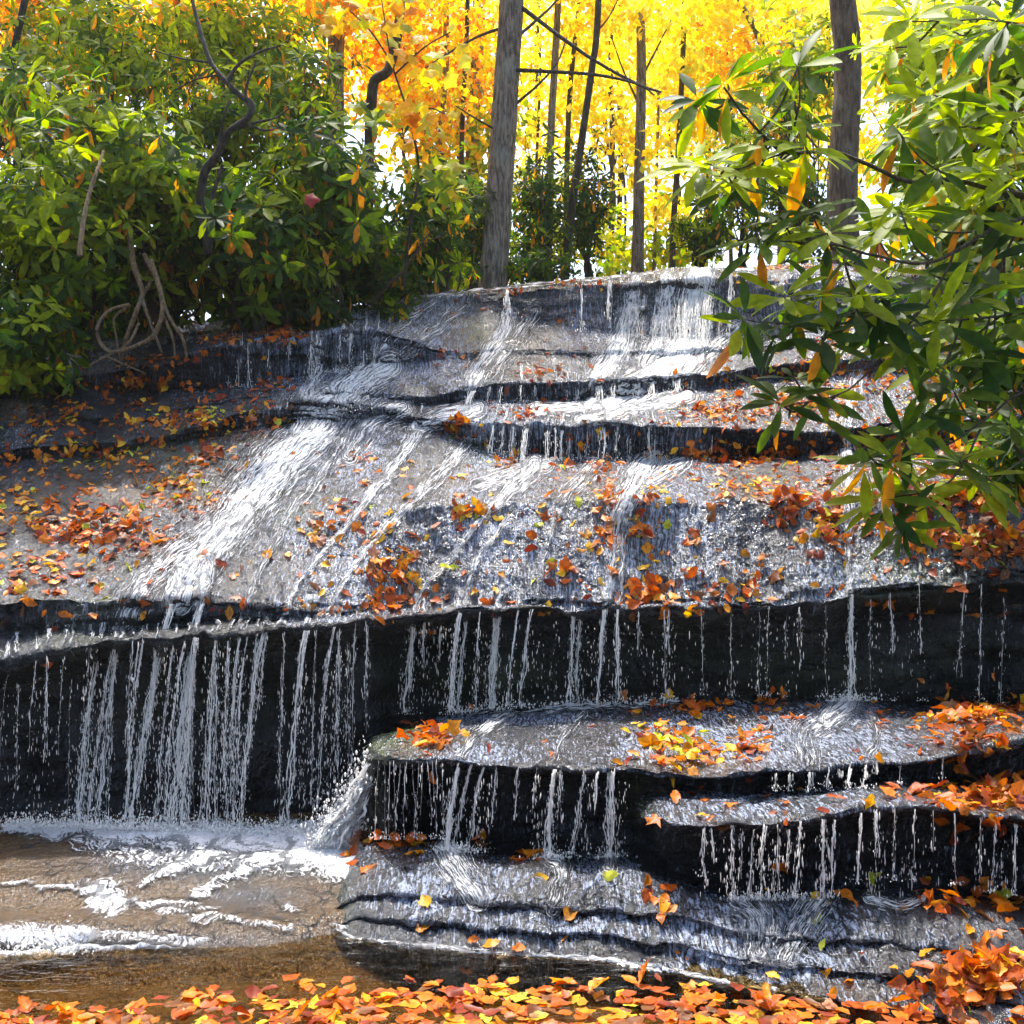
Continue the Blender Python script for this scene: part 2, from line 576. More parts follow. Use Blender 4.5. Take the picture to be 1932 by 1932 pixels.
# ---- the main rock face, from the pool to the rim
px = np.arange(-900, 2900.1, 3.2)
lipd = [(-900, 5.0), (0, 5.15), (650, 5.2), (760, 5.5), (1200, 5.55), (1932, 5.4), (2900, 5.0)]
lipy = [(-900, 1330), (-200, 1275), (0, 1257), (75, 1234), (185, 1208), (400, 1198), (550, 1184), (650, 1172), (750, 1160), (966, 1144), (1100, 1149), (1200, 1151), (1300, 1147), (1400, 1143), (1560, 1130), (1750, 1103), (1932, 1088), (2900, 1040)]
By, Bd = line(px, lipy, lipd, 5, 7, 0.07, 1)
foot = line(px, [(-900, 1700), (2900, 1700)], [(-900, 5.4), (650, 5.42), (760, 5.75), (2900, 5.7)], 8)
und = (By + 45, Bd + 0.20)
shelf = line(px, [(-900, 1260), (0, 1203), (200, 1187), (400, 1180), (550, 1170), (750, 1152), (966, 1138), (1200, 1143), (1400, 1136), (1600, 1114), (1932, 1078), (2900, 1030)],
             [(-900, 5.2), (0, 5.36), (650, 5.42), (760, 5.62), (1200, 5.62), (2900, 5.2)], 5, 4, 0.04, 2)
B2 = line(px, [(-900, 1180), (0, 1137), (100, 1128), (400, 1128), (550, 1135), (650, 1141), (750, 1139), (966, 1129), (1200, 1135), (1400, 1128), (1600, 1105), (1932, 1070), (2900, 1020)],
          [(-900, 5.2), (0, 5.36), (650, 5.44), (760, 5.64), (1200, 5.64), (2900, 5.2)], 5, 6, 0.04, 3)
bul = line(px, [(-900, 1090), (0, 1040), (300, 1020), (600, 985), (800, 952), (1000, 940), (1500, 945), (1600, 940), (1932, 915), (2900, 880)],
           [(-900, 5.8), (0, 5.95), (600, 6.0), (1000, 6.02), (1932, 5.8), (2900, 5.5)], 12, 8, 0.08, 4)
Dby = [(-900, 930), (0, 872), (300, 850), (450, 812), (560, 795), (700, 792), (800, 806), (870, 836), (900, 850), (1000, 868), (1400, 869), (1500, 863), (1600, 851), (1700, 836), (1932, 826), (2900, 800)]
Dbd = [(-900, 7.0), (0, 7.2), (500, 7.55), (700, 7.85), (1000, 7.6), (1400, 7.5), (1932, 7.2), (2900, 6.7)]
Db = line(px, Dby, Dbd, 5, 5, 0.05, 5)
Dl = line(px, [(-900, 900), (0, 846), (300, 826), (450, 782), (560, 753), (650, 753), (700, 765), (800, 786), (870, 798), (1000, 799), (1200, 797), (1400, 806), (1500, 812), (1600, 811), (1700, 792), (1932, 782), (2900, 755)],
          [(-900, 7.0), (0, 7.22), (500, 7.55), (700, 7.85), (1000, 7.55), (1400, 7.45), (1932, 7.15), (2900, 6.7)], 5, 5, 0.05, 5)
Eb = line(px, [(-900, 850), (0, 802), (300, 780), (450, 757), (560, 744), (650, 741), (700, 746), (800, 766), (880, 760), (1000, 757), (1200, 754), (1300, 733), (1400, 722), (1500, 712), (1600, 704), (1932, 688), (2900, 650)],
          [(-900, 7.3), (0, 7.5), (450, 7.75), (560, 7.8), (700, 8.15), (900, 8.45), (1200, 8.5), (1932, 8.2), (2900, 7.6)], 5, 4, 0.04, 6)
El = line(px, [(-900, 845), (0, 796), (300, 774), (450, 750), (560, 739), (650, 735), (700, 738), (800, 746), (860, 737), (900, 727), (1000, 721), (1200, 714), (1300, 705), (1400, 696), (1500, 686), (1600, 678), (1932, 660), (2900, 620)],
          [(-900, 7.3), (0, 7.52), (450, 7.77), (560, 7.82), (700, 8.17), (900, 8.42), (1200, 8.46), (1932, 8.16), (2900, 7.6)], 5, 4, 0.04, 6)
Fb = line(px, [(-900, 790), (0, 748), (200, 740), (390, 738), (500, 727), (600, 710), (700, 690), (800, 680), (900, 676), (1000, 675), (1200, 674), (1400, 670), (1600, 650), (1932, 615), (2900, 580)],
          [(-900, 7.7), (0, 7.9), (390, 8.0), (600, 8.4), (800, 8.95), (1000, 9.2), (1400, 9.2), (1932, 8.9), (2900, 8.3)], 5, 4, 0.05, 7)
Fl = line(px, [(-900, 765), (0, 722), (200, 702), (360, 668), (395, 648), (500, 645), (560, 642), (600, 635), (700, 617), (760, 630), (830, 658), (900, 664), (1000, 663), (1200, 662), (1400, 655), (1600, 635), (1932, 603), (2900, 570)],
          [(-900, 7.7), (0, 7.92), (390, 8.0), (600, 8.42), (800, 9.0), (1000, 9.24), (1400, 9.24), (1932, 8.94), (2900, 8.3)], 5, 4, 0.05, 7)
Gb = line(px, [(-900, 740), (0, 704), (200, 684), (380, 640), (500, 628), (600, 618), (700, 602), (800, 592), (900, 590), (966, 600), (1100, 625), (1200, 638), (1300, 645), (1400, 643), (1600, 620), (1932, 590), (2900, 560)],
          [(-900, 8.1), (0, 8.3), (500, 8.75), (800, 9.7), (1000, 10.0), (1300, 9.9), (1932, 9.6), (2900, 9.0)], 5, 4, 0.05, 8)
Gl = line(px, [(-900, 725), (0, 692), (380, 628), (500, 612), (600, 600), (700, 583), (800, 566), (900, 554), (966, 546), (1066, 535), (1166, 525), (1300, 518), (1416, 514), (1600, 512), (1932, 518), (2900, 520)],
          [(-900, 8.2), (0, 8.4), (500, 8.9), (800, 9.8), (1000, 10.15), (1300, 10.15), (1932, 9.8), (2900, 9.2)], 5, 3, 0.05, 9)
rim = line(px, [(-900, 690), (0, 660), (380, 608), (500, 597), (600, 586), (700, 572), (800, 557), (900, 547), (1000, 537), (1100, 527), (1200, 518), (1300, 510), (1400, 505), (1550, 499), (1700, 492), (1932, 490), (2900, 490)],
           [(-900, 9.0), (0, 9.2), (500, 9.8), (800, 11.0), (1000, 11.3), (1300, 11.3), (1932, 10.9), (2900, 10.3)], 6, 3, 0.05, 10)
rimz = CAM_Z - (rim[0] - 966) * KX * rim[1]


def at_z(d, z):
    return 966 - (z - CAM_Z) / (KX * d), d


b1 = at_z(rim[1] + 0.8, rimz + 0.02)
b2 = at_z(np.full(len(px), 17.0), np.full(len(px), 4.25))
By, Bd = blocky((By, Bd), px, 101, 6, .05)
B2 = blocky(B2, px, 103, 5, .05)
for nm, sd, dd in (('D', 105, .10), ('E', 107, .10), ('F', 109, .10), ('G', 111, .12)):
    lo, hi = {'D': (Db, Dl), 'E': (Eb, El), 'F': (Fb, Fl), 'G': (Gb, Gl)}[nm]
    c = dd * (cells(px, 70, sd) * .6 + cells(px, 26, sd + 1) * .4)
    e = cells(px, 52, sd + 2) * .6 + cells(px, 19, sd + 3) * .4
    h = np.clip((lo[0] - hi[0]) / 40, .1, 1)
    lo, hi = (lo[0] + 3 * e, lo[1] + c), (hi[0] + 5 * e * h, hi[1] + c - .03 * h)
    if nm == 'D': Db, Dl = lo, hi
    if nm == 'E': Eb, El = lo, hi
    if nm == 'F': Fb, Fl = lo, hi
    if nm == 'G': Gb, Gl = lo, hi
lines = [foot, und, (By + 7, Bd), (By - 4, Bd + 0.02), shelf, B2, bul, Db, Dl, Eb, El, Fb, Fl, Gb, Gl, rim, b1, b2]
rows = [70, 8, 4, 14, 16, 66, 66, 30, 36, 20, 50, 34, 36, 46, 34, 6, 20]


def main_foam_glints(gx, gy, seg, steep):  # strength of the pale flecks, water and painted glints together
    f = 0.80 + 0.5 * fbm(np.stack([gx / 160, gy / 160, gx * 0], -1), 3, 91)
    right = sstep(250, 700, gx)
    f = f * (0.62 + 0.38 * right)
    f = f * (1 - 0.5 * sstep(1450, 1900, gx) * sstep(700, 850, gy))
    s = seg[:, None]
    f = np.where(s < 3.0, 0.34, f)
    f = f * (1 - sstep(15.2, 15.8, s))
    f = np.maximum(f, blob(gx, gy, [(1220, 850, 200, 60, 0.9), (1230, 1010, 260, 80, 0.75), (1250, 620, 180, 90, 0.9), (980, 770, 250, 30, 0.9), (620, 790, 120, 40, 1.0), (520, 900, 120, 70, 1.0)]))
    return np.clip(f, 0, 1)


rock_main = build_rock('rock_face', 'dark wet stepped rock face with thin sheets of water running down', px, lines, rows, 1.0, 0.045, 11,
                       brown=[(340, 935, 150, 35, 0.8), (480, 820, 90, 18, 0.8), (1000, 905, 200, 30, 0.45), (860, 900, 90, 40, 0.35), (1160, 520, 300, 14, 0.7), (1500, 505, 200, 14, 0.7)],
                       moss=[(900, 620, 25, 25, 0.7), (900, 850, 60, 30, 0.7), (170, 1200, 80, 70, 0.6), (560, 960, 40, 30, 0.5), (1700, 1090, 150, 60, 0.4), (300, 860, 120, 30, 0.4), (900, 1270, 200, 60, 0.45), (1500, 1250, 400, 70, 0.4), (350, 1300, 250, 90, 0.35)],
                       foam_glint_spots=main_foam_glints,
                       shade_segs=[(-0.2, 2.9, 0.9), (3.8, 5.0, 0.6), (6.9, 8.0, 0.85), (8.9, 10.0, 0.85), (10.9, 12.0, 0.9), (12.9, 14.0, 0.35)])

# ---- the ledge in front of the face (lower right), with its own overhang
px = np.arange(684, 2900, 2.4)
lefty = lambda pts: pts
Mlipd = [(684, 5.9), (690, 5.6), (700, 5.0), (712, 4.66), (740, 4.55), (840, 4.52), (1200, 4.5), (1250, 4.45), (1932, 4.3), (2900, 4.0)]
Mlipy = [(684, 1430), (712, 1424), (840, 1433), (966, 1444), (1066, 1451), (1191, 1452), (1316, 1464), (1391, 1456), (1541, 1451), (1656, 1437), (1816, 1420), (1932, 1393), (2900, 1300)]
My, Md = line(px, Mlipy, Mlipd, 2, 5, 0.05, 21)
My, Md = blocky((My, Md), px, 121, 5, .05)
Mback = line(px, [(684, 1400), (720, 1385), (760, 1366), (850, 1345), (966, 1336), (1300, 1312), (1600, 1316), (1932, 1330), (2900, 1340)],
             [(684, 6.0), (700, 5.9), (800, 5.85), (2900, 5.85)], 3)
Mmid = (My * 0.55 + Mback[0] * 0.45 - 15, Md * 0.5 + Mback[1] * 0.5)
Mund = (My + 16, Md + np.interp(px, [684, 720, 760, 850, 1200, 1260, 2900], [0.0, 0.03, 0.06, 0.18, 0.25, 0.15, 0.15]))
Mfoot = line(px, [(684, 1590), (840, 1590), (900, 1625), (1200, 1635), (2900, 1640)], [(684, 6.0), (690, 5.6), (702, 5.0), (714, 4.72), (760, 4.62), (860, 4.72), (1200, 4.8), (2900, 4.7)], 2)
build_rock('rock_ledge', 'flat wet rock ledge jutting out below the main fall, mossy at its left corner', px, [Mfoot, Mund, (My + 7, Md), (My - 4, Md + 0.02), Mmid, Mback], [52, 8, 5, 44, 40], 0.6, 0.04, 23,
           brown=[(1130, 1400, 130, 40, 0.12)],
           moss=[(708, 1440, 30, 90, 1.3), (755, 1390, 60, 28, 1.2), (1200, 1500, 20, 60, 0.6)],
           foam_glint_spots=lambda gx, gy, seg, st: np.clip(blob(gx, gy, [(1450, 1400, 350, 60, 0.75), (980, 1350, 180, 18, 1.0), (1590, 1340, 70, 30, 1.0), (900, 1420, 120, 25, 0.6)]) + 0.42 + .3 * fbm(np.stack([gx / 70, gy / 40, gx * 0], -1), 3, 95), 0, 1),
           shade_segs=[(-0.2, 1.9, 1.0)], cat='rock ledge')

# ---- the second lip below it on the right
px = np.arange(1196, 2900, 2.6)
Nd = [(1196, 4.75), (1204, 4.5), (1220, 4.3), (1260, 4.15), (1400, 4.05), (1932, 3.95), (2900, 3.7)]
Ny = [(1196, 1530), (1246, 1546), (1316, 1556), (1416, 1556), (1566, 1538), (1666, 1518), (1760, 1520), (1932, 1546), (2900, 1560)]
NY, ND = line(px, Ny, Nd, 3, 6, 0.05, 31)
NY, ND = blocky((NY, ND), px, 123, 5, .05)
Nb = line(px, [(1196, 1492), (1260, 1480), (1500, 1478), (1700, 1462), (1932, 1462), (2900, 1460)], [(1196, 4.9), (1260, 4.75), (2900, 4.6)], 3)
Nf = line(px, [(1196, 1650), (1316, 1665), (1400, 1710), (1700, 1700), (1932, 1710), (2900, 1710)], [(1196, 4.8), (1220, 4.5), (1400, 4.35), (2900, 4.2)], 3)
Nm = (NY * 0.5 + Nb[0] * 0.5 - 4, ND * 0.62 + Nb[1] * 0.38)
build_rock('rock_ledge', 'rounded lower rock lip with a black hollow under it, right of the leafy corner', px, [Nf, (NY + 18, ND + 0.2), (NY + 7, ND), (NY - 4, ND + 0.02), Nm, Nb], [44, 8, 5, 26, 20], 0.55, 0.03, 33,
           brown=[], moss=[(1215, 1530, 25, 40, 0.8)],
           foam_glint_spots=lambda gx, gy, seg, st: np.clip(blob(gx, gy, [(1450, 1520, 260, 40, 0.5)]) + 0.45 + .3 * fbm(np.stack([gx / 70, gy / 40, gx * 0], -1), 3, 96), 0, 1),
           shade_segs=[(-0.2, 1.9, 1.0)], cat='rock ledge')

# ---- the lowest block, sloping into the pool
px = np.arange(600, 2900, 2.2)
Qw = line(px, [(600, 1738), (620, 1750), (650, 1768), (780, 1784), (966, 1802), (1141, 1814), (1266, 1834), (1391, 1862), (1566, 1884), (1641, 1898), (1800, 1925), (1932, 1955), (2900, 2080)],
          [(600, 4.3), (650, 4.14), (780, 4.05), (966, 3.97), (1141, 3.91), (1266, 3.82), (1391, 3.70), (1566, 3.61), (1641, 3.56), (1800, 3.46), (1932, 3.36), (2900, 2.95)], 3, 5, 0.03, 41)
Qt = line(px, [(600, 1737), (620, 1718), (645, 1680), (672, 1632), (700, 1622), (840, 1628), (966, 1648), (1200, 1652), (1391, 1705), (1500, 1712), (1700, 1700), (1932, 1745), (2900, 1790)],
          [(600, 4.34), (620, 4.42), (645, 4.45), (672, 4.50), (840, 4.40), (1000, 4.30), (1200, 4.27), (1391, 4.10), (1600, 4.02), (1932, 3.85), (2900, 3.5)], 3, 5, 0.04, 42)
Qt = blocky(Qt, px, 125, 5, .04)
def Qfrac(f, fd, dy, dd, sd):
    e = cells(px, 55, sd) * .6 + cells(px, 20, sd + 1) * .4
    h = np.clip((px - 610) / 90, 0, 1)
    return gsm(Qw[0] * (1 - f) + Qt[0] * f, 3) + h * (dy + 7 * e + 7 * fbm(np.stack([px / 130, px * 0 + sd, px * 0], -1), 3, sd)), Qw[1] * (1 - fd) + Qt[1] * fd + h * (dd + .02 * cells(px, 40, sd + 2))


QA0, QA1 = Qfrac(.30, .27, 3, .010, 201), Qfrac(.30, .27, -4, 0.0, 201)
QB0, QB1 = Qfrac(.62, .56, 3, .011, 205), Qfrac(.62, .56, -4, 0.0, 205)
Qb = line(px, [(600, 1735), (620, 1712), (645, 1668), (672, 1612), (700, 1588), (840, 1588), (900, 1608), (1200, 1616), (1391, 1690), (1700, 1668), (1932, 1690), (2900, 1710)],
          [(600, 4.40), (620, 4.55), (645, 4.65), (672, 4.75), (840, 4.75), (1200, 4.85), (1391, 4.5), (2900, 4.35)], 3, 3)
Qunder = at_z(Qw[1] - 0.05, np.full(len(px), -0.35))
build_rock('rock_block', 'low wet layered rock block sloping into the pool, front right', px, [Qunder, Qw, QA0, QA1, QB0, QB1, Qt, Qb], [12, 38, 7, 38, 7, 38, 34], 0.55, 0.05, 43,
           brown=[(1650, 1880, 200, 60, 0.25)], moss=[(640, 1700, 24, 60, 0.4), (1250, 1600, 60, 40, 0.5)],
           foam_glint_spots=lambda gx, gy, seg, st: np.clip(blob(gx, gy, [(850, 1680, 130, 60, 0.75), (1430, 1780, 180, 90, 0.8), (1050, 1740, 250, 60, 0.45), (1150, 1640, 60, 40, 0.9)]) + 0.45 + .3 * fbm(np.stack([gx / 70, gy / 40, gx * 0], -1), 3, 97), 0, 1),
           shade_segs=[(-0.2, 0.9, 0.3), (1.95, 3.0, 0.6), (3.95, 5.0, 0.6)], cat='rock block', passes=2)

# ---- stream bed under the pool and the brown shelf at the left
gx0, gy0 = np.meshgrid(np.linspace(-9, 9, 620), np.concatenate([np.linspace(-6, 2.9, 40), np.linspace(2.92, 5.8, 330)]))
X, Y = gx0, gy0
shelf_front = np.interp(X, [-9, -2.4, -1.75, -1.3, -0.9, -0.55, -0.35, 0.2, 9], [3.95, 4.0, 4.02, 4.02, 4.05, 4.22, 4.5, 5.2, 5.2]) + 0.05 * fbm(np.stack([X * 3, X * 0, X * 0], -1), 3, 51)
hgt = np.interp(Y - shelf_front, [-0.6, -0.10, -0.02, 0.12, 0.4, 0.9, 1.5], [-0.16, -0.09, -0.03, 0.055, 0.045, 0.075, 0.12])
hgt = np.where(X > 0.1, -0.14, hgt) - 0.12 * (1 - sstep(3.35, 3.7, Y))
hump = 0.055 * np.exp(-(((X + 1.25) / 0.7) ** 2 + ((Y - 4.72) / 0.25) ** 2)) - 0.05 * np.exp(-(((X + 1.9) / 0.55) ** 2 + ((Y - 4.42) / 0.12) ** 2))
Z = hgt + hump * (Y > shelf_front) + 0.018 * fbm(np.stack([X * 2.2, Y * 4, X * 0], -1), 4, 53) + 0.006 * fbm(np.stack([X * 14, Y * 14, X * 0], -1), 3, 54)
bed = np.stack([X, Y, Z], -1)
bx, by = project(bed)
bfl = np.stack([X, Y, X * 0], -1)
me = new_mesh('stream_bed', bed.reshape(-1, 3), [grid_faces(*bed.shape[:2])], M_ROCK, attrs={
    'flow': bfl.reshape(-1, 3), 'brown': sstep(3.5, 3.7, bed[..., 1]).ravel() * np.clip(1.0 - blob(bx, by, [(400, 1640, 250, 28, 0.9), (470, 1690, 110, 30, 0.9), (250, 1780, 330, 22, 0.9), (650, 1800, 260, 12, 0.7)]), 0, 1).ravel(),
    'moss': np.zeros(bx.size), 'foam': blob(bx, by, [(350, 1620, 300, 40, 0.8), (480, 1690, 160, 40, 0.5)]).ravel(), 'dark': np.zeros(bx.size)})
tag(link('stream_bed', me), 'brown and black wet bedrock floor of the pool', 'stream bed', None, 'structure')
bg = {'G': bed, 'gx': bx, 'gy': by, 'seg': None, 'n': grid_normals(bed), 'name': 'stream_bed'}
ROCKS.append(bg)

V = np.array([[-30, -20, 0], [30, -20, 0], [30, 5.6, 0], [-30, 5.6, 0]], float)
tag(link('water', new_mesh('water', V, [np.array([[0, 1, 2, 3]])], M_WATER)), 'shallow clear brown pool water at the foot of the falls', 'water', None, 'structure')

# ---- forest floor
X, Y = np.meshgrid(np.concatenate([np.linspace(-300, -32, 14), np.linspace(-30, 30, 121), np.linspace(32, 300, 14)]), np.concatenate([np.linspace(-100, -8, 12), np.linspace(-7, 34, 110), np.linspace(36, 600, 24)]))
Z = -0.7 + 4.85 * sstep(8.6, 14.5, Y) + 2.2 * sstep(6.5, 14, np.abs(X)) * (1 - sstep(8.6, 14.5, Y)) + 0.12 * fbm(np.stack([X * 0.5, Y * 0.5, X * 0], -1), 4, 61) * (Y > 12.5)
me = new_mesh('ground', np.stack([X, Y, Z], -1).reshape(-1, 3), [grid_faces(*X.shape)], M_GROUND)
tag(link('ground', me), 'leaf covered forest floor behind and beside the falls', 'ground', None, 'structure')


# ------------------------------------------------------------------ ray casts onto the rock
def bvh_of(g, s=2):
    G = g['G'][::s, ::s]
    return BVHTree.FromPolygons(G.reshape(-1, 3).tolist(), grid_faces(*G.shape[:2]).tolist())


TREES = [bvh_of(g) for g in ROCKS]
CAMV = Vector((0, 0, CAM_Z))


def cast(pxv, pyv, only=None):
    """First rock point seen at a pixel of the photograph: position, normal."""
    d = Vector(P(pxv, pyv, 1.0)) - CAMV
    best = None
    for i, t in enumerate(TREES):
        if only is not None and ROCKS[i]['name'] not in only:
            continue
        h = t.ray_cast(CAMV, d)
        if h[0] is not None and (best is None or h[3] < best[2]):
            n = h[1] if h[1].dot(d) < 0 else -h[1]
            best = (np.array(h[0]), np.array(n), h[3])
    return best

# ------------------------------------------------------------------ running water: films that follow the rock
def seg_field(gx, gy, paths):
    """Strength and (across, along) coordinates of the nearest flow path."""
    best = np.zeros(gx.shape)
    u = np.zeros(gx.shape)
    v = np.zeros(gx.shape)
    for pi, (pts, w, a) in enumerate(paths):
        pts = np.array(pts, float)
        if np.isscalar(w):
            w = [w] * len(pts)
        # refine into a smooth line
        n = max(8, len(pts) * 6)
        c = curve_pts(np.concatenate([pts, np.array(w, float)[:, None]], 1), n)
        L = 0.0
        for i in range(n - 1):
            x0, y0, w0 = c[i]
            x1, y1, w1 = c[i + 1]
            W = max(w0, w1)
            sel = np.where((gx > min(x0, x1) - 2.2 * W) & (gx < max(x0, x1) + 2.2 * W) & (gy > min(y0, y1) - W) & (gy < max(y0, y1) + W))
            if len(sel[0]) == 0:
                L += math.hypot(x1 - x0, y1 - y0)
                continue
            X, Y = gx[sel], gy[sel]
            dx, dy = x1 - x0, y1 - y0
            l2 = dx * dx + dy * dy + 1e-6
            t = np.clip(((X - x0) * dx + (Y - y0) * dy) / l2, 0, 1)
            dist = np.hypot(X - x0 - t * dx, Y - y0 - t * dy)
            side = np.sign(dx * (Y - y0) - dy * (X - x0))
            m = a * np.exp(-(dist / (w0 + (w1 - w0) * t)) ** 2)
            b = best[sel]
            k = m > b
            ii = (sel[0][k], sel[1][k])
            best[ii] = m[k]
            u[ii] = (side * dist)[k] * 0.004 + pi * 3.1
            v[ii] = (L + t[k] * math.sqrt(l2)) * 0.006
            L += math.sqrt(l2)
    return best, u, v


def water_film(name, label, gi, paths, srange, lift=0.008, lump=0.018, thr=0.07, mat=None, seed=0, warp=4.0):
    g = ROCKS[gi]
    r0, r1 = 0, g['G'].shape[0]
    if srange is not None:
        k = np.where((g['seg'] >= srange[0]) & (g['seg'] <= srange[1]))[0]
        r0, r1 = k[0], k[-1] + 1
    G, n, gx, gy = g['G'][r0:r1], g['n'][r0:r1], g['gx'][r0:r1], g['gy'][r0:r1]
    n = np.where(n[..., 2:3] < -0.2, -n, n)
    wq = np.stack([gx / 26, gy / 16, gx * 0], -1)
    m, u, v = seg_field(gx + warp * fbm(wq, 3, 401), gy + warp * .5 * fbm(wq + 31, 3, 402), paths)
    lumps = fbm(np.stack([u * 22, v * 9, G[..., 2] * 4], -1), 4, 300 + seed)
    off = lift + lump * np.clip(m, 0, 1) * (0.6 + 1.1 * lumps)
    V = G + n * np.maximum(off, 0.003)[..., None]
    F = grid_faces(*m.shape)
    keep = m.ravel()[F].max(1) > thr
    F = F[keep]
    used, inv = np.unique(F, return_inverse=True)
    me = new_mesh(name, V.reshape(-1, 3)[used], [inv.reshape(-1, 4)], mat or M_FILM,
                  attrs={'flow': np.stack([u, v, u * 0], -1).reshape(-1, 3)[used], 'foam': m.ravel()[used]})
    return tag(link(name, me), label, 'running water', None, 'structure')


# ------------------------------------------------------------------ falling streams and drips
_ico = None


def drop_tpl():
    v = np.array([[0, 0, 1.0], [.8, 0, .2], [0, .8, .2], [-.8, 0, .2], [0, -.8, .2], [.6, .6, -.4], [-.6, .6, -.4], [-.6, -.6, -.4], [.6, -.6, -.4], [0, 0, -1]])
    f = [(0, 1, 2), (0, 2, 3), (0, 3, 4), (0, 4, 1), (1, 5, 2), (2, 6, 3), (3, 7, 4), (4, 8, 1), (5, 6, 2), (6, 7, 3), (7, 8, 4), (8, 5, 1), (5, 9, 6), (6, 9, 7), (7, 9, 8), (8, 9, 5)]
    return v, [np.array(f)]


DROP = drop_tpl()


def drops(buf, O, r, stretch):
    n = len(O)
    if n == 0:
        return
    r = np.asarray(r)[:, None]
    s = np.asarray(stretch)[:, None]
    stamp(buf, DROP, O, np.tile([[1.0, 0, 0]], (n, 1)) * r, np.tile([[0, 1.0, 0]], (n, 1)) * r, np.tile([[0, 0, 1.0]], (n, 1)) * r * s, np.ones((n, 3)))


SPRAY = Buf()


def depth_at(x, y, default):
    h = cast(x, y)
    return default if h is None else h[0][1]


def stream(x0, y0, x1, y1, width, strength, d0=None, d1=None, frag=1.0):
    """One stream falling from the lip at x0, y0 to x1, y1 (photo pixels): braided ropes that break into beads lower down."""
    if d0 is None:
        d0 = depth_at(x0, y0 - 7, 5.3) - 0.015
    if d1 is None:
        d1 = depth_at(x1, y1 + 5, d0) - 0.02
    floating = d1 == 0.0
    d1 = d0 - 0.05 if floating else d1
    d1 = min(d1, d0 - 0.01) if d1 < d0 + 0.12 else d0 - 0.04
    buf = Buf()
    nf = max(1, int(round(width / 1.8)))
    H = (y1 - y0) * KX * d0
    n = int(np.clip(H / 0.009, 12, 130))
    for k in range(nf):
        sd = int(R.integers(1, 9999))
        off = (R.random() - 0.5) * width if nf > 1 else 0.0
        ta = 0 if R.random() < 0.7 else R.random() * 0.3
        tb = 1.0 if R.random() < 0.75 else 0.6 + 0.4 * R.random()
        t = np.linspace(ta, tb, n)
        s = t ** 1.6 * 0.75 + t * 0.25
        y = y0 + (y1 - y0) * s
        conv = 1 - 0.35 * np.sin(t * math.pi)
        wob = (n1(y / 70.0, sd + 7) * 3.5 + n1(y / 30.0, sd) * 2.2 + n1(y / 11.0, sd + 1) * 0.8) * (0.3 + t) * min(2.2, 0.7 + width / 9)
        x = x0 + (x1 - x0) * t + off * conv + wob
        d = d0 + (d1 - d0) * t + 0.012 * n1(y / 23.0, sd + 2)
        base = (0.0014 + 0.0050 * strength * R.random() ** 1.6) * (0.8 + 0.5 * strength)
        bead = n1(y / 8.0, sd + 3) * (0.55 - .25 * strength) + n1(y / 31.0, sd + 4) * 0.75
        rr = base * (1.0 - 0.35 * t) * (0.85 + 0.75 * bead * (0.35 + t))
        gap = sstep(-0.25, -0.05, n1(y / 60.0, sd + 5) * 1.1 + .4 * n1(y / 21.0, sd + 6) + 0.75 * strength - 0.5 * t * frag + 0.05)
        rr = np.maximum(rr * gap, 0.0003)
        tube(buf, P(x, y, d), rr, 5, cap=False)
        # beads thrown off along the way
        m = int(n * (0.45 + 0.6 * strength))
        tt = ta + (tb - ta) * R.random(m) ** 0.7
        yy = y0 + (y1 - y0) * (tt ** 1.6 * 0.75 + tt * 0.25)
        xx = np.interp(tt, t, x) + R.normal(0, 1.6 + 3.2 * tt * (0.4 + strength), m)
        dd = np.interp(tt, t, d) + R.normal(0, 0.012, m)
        drops(buf, P(xx, yy, dd), 0.0008 + 0.0022 * R.random(m) ** 2.5, 2 + 7 * R.random(m))
    # splash where it lands
    m = 0 if floating else int(10 + 26 * strength * max(1, width / 8))
    drops(SPRAY, P(x1 + R.normal(0, 5 + width, m), y1 - np.abs(R.normal(0, 7, m)) + 4, d1 + R.normal(0, 0.03, m)), 0.001 + 0.003 * R.random(m) ** 2, 1 + R.random(m))
    return buf


FEED = []


def put_stream(a, label, group, **kw):
    a = list(a)
    if a[5] < .7:
        h = a[3] - a[1]
        a[0] += R.normal(0, .012) * h
        a[1] += R.normal(0, .02) * h
        a[2] += R.normal(0, .03) * h
        if a[5] < .45 and R.random() < .4:
            f = .45 + .4 * R.random()
            a[2], a[3] = a[0] + (a[2] - a[0]) * f, a[1] + h * f
            kw['d1'] = 0.0
    x, y, w, s = a[0], a[1], a[4], a[5]
    k = 60 if 'left' in label and y > 1130 else 34
    dx = (a[0] - a[2]) / max(1, a[3] - a[1]) * k + R.normal(0, 2)
    if k == 60:
        w, s = w * 1.5 + 1, s + .3
    FEED.append(([(x + dx * 1.2, y - k), (x + dx * .5, y - k * .45), (x, y + 2)], [w * .5 + 2.5, w * .45 + 2, w * .4 + 1.5], .55 + .4 * s))
    b = stream(*a, **kw)
    tag(b.obj('water_stream', M_STREAM), label, 'water stream', group)


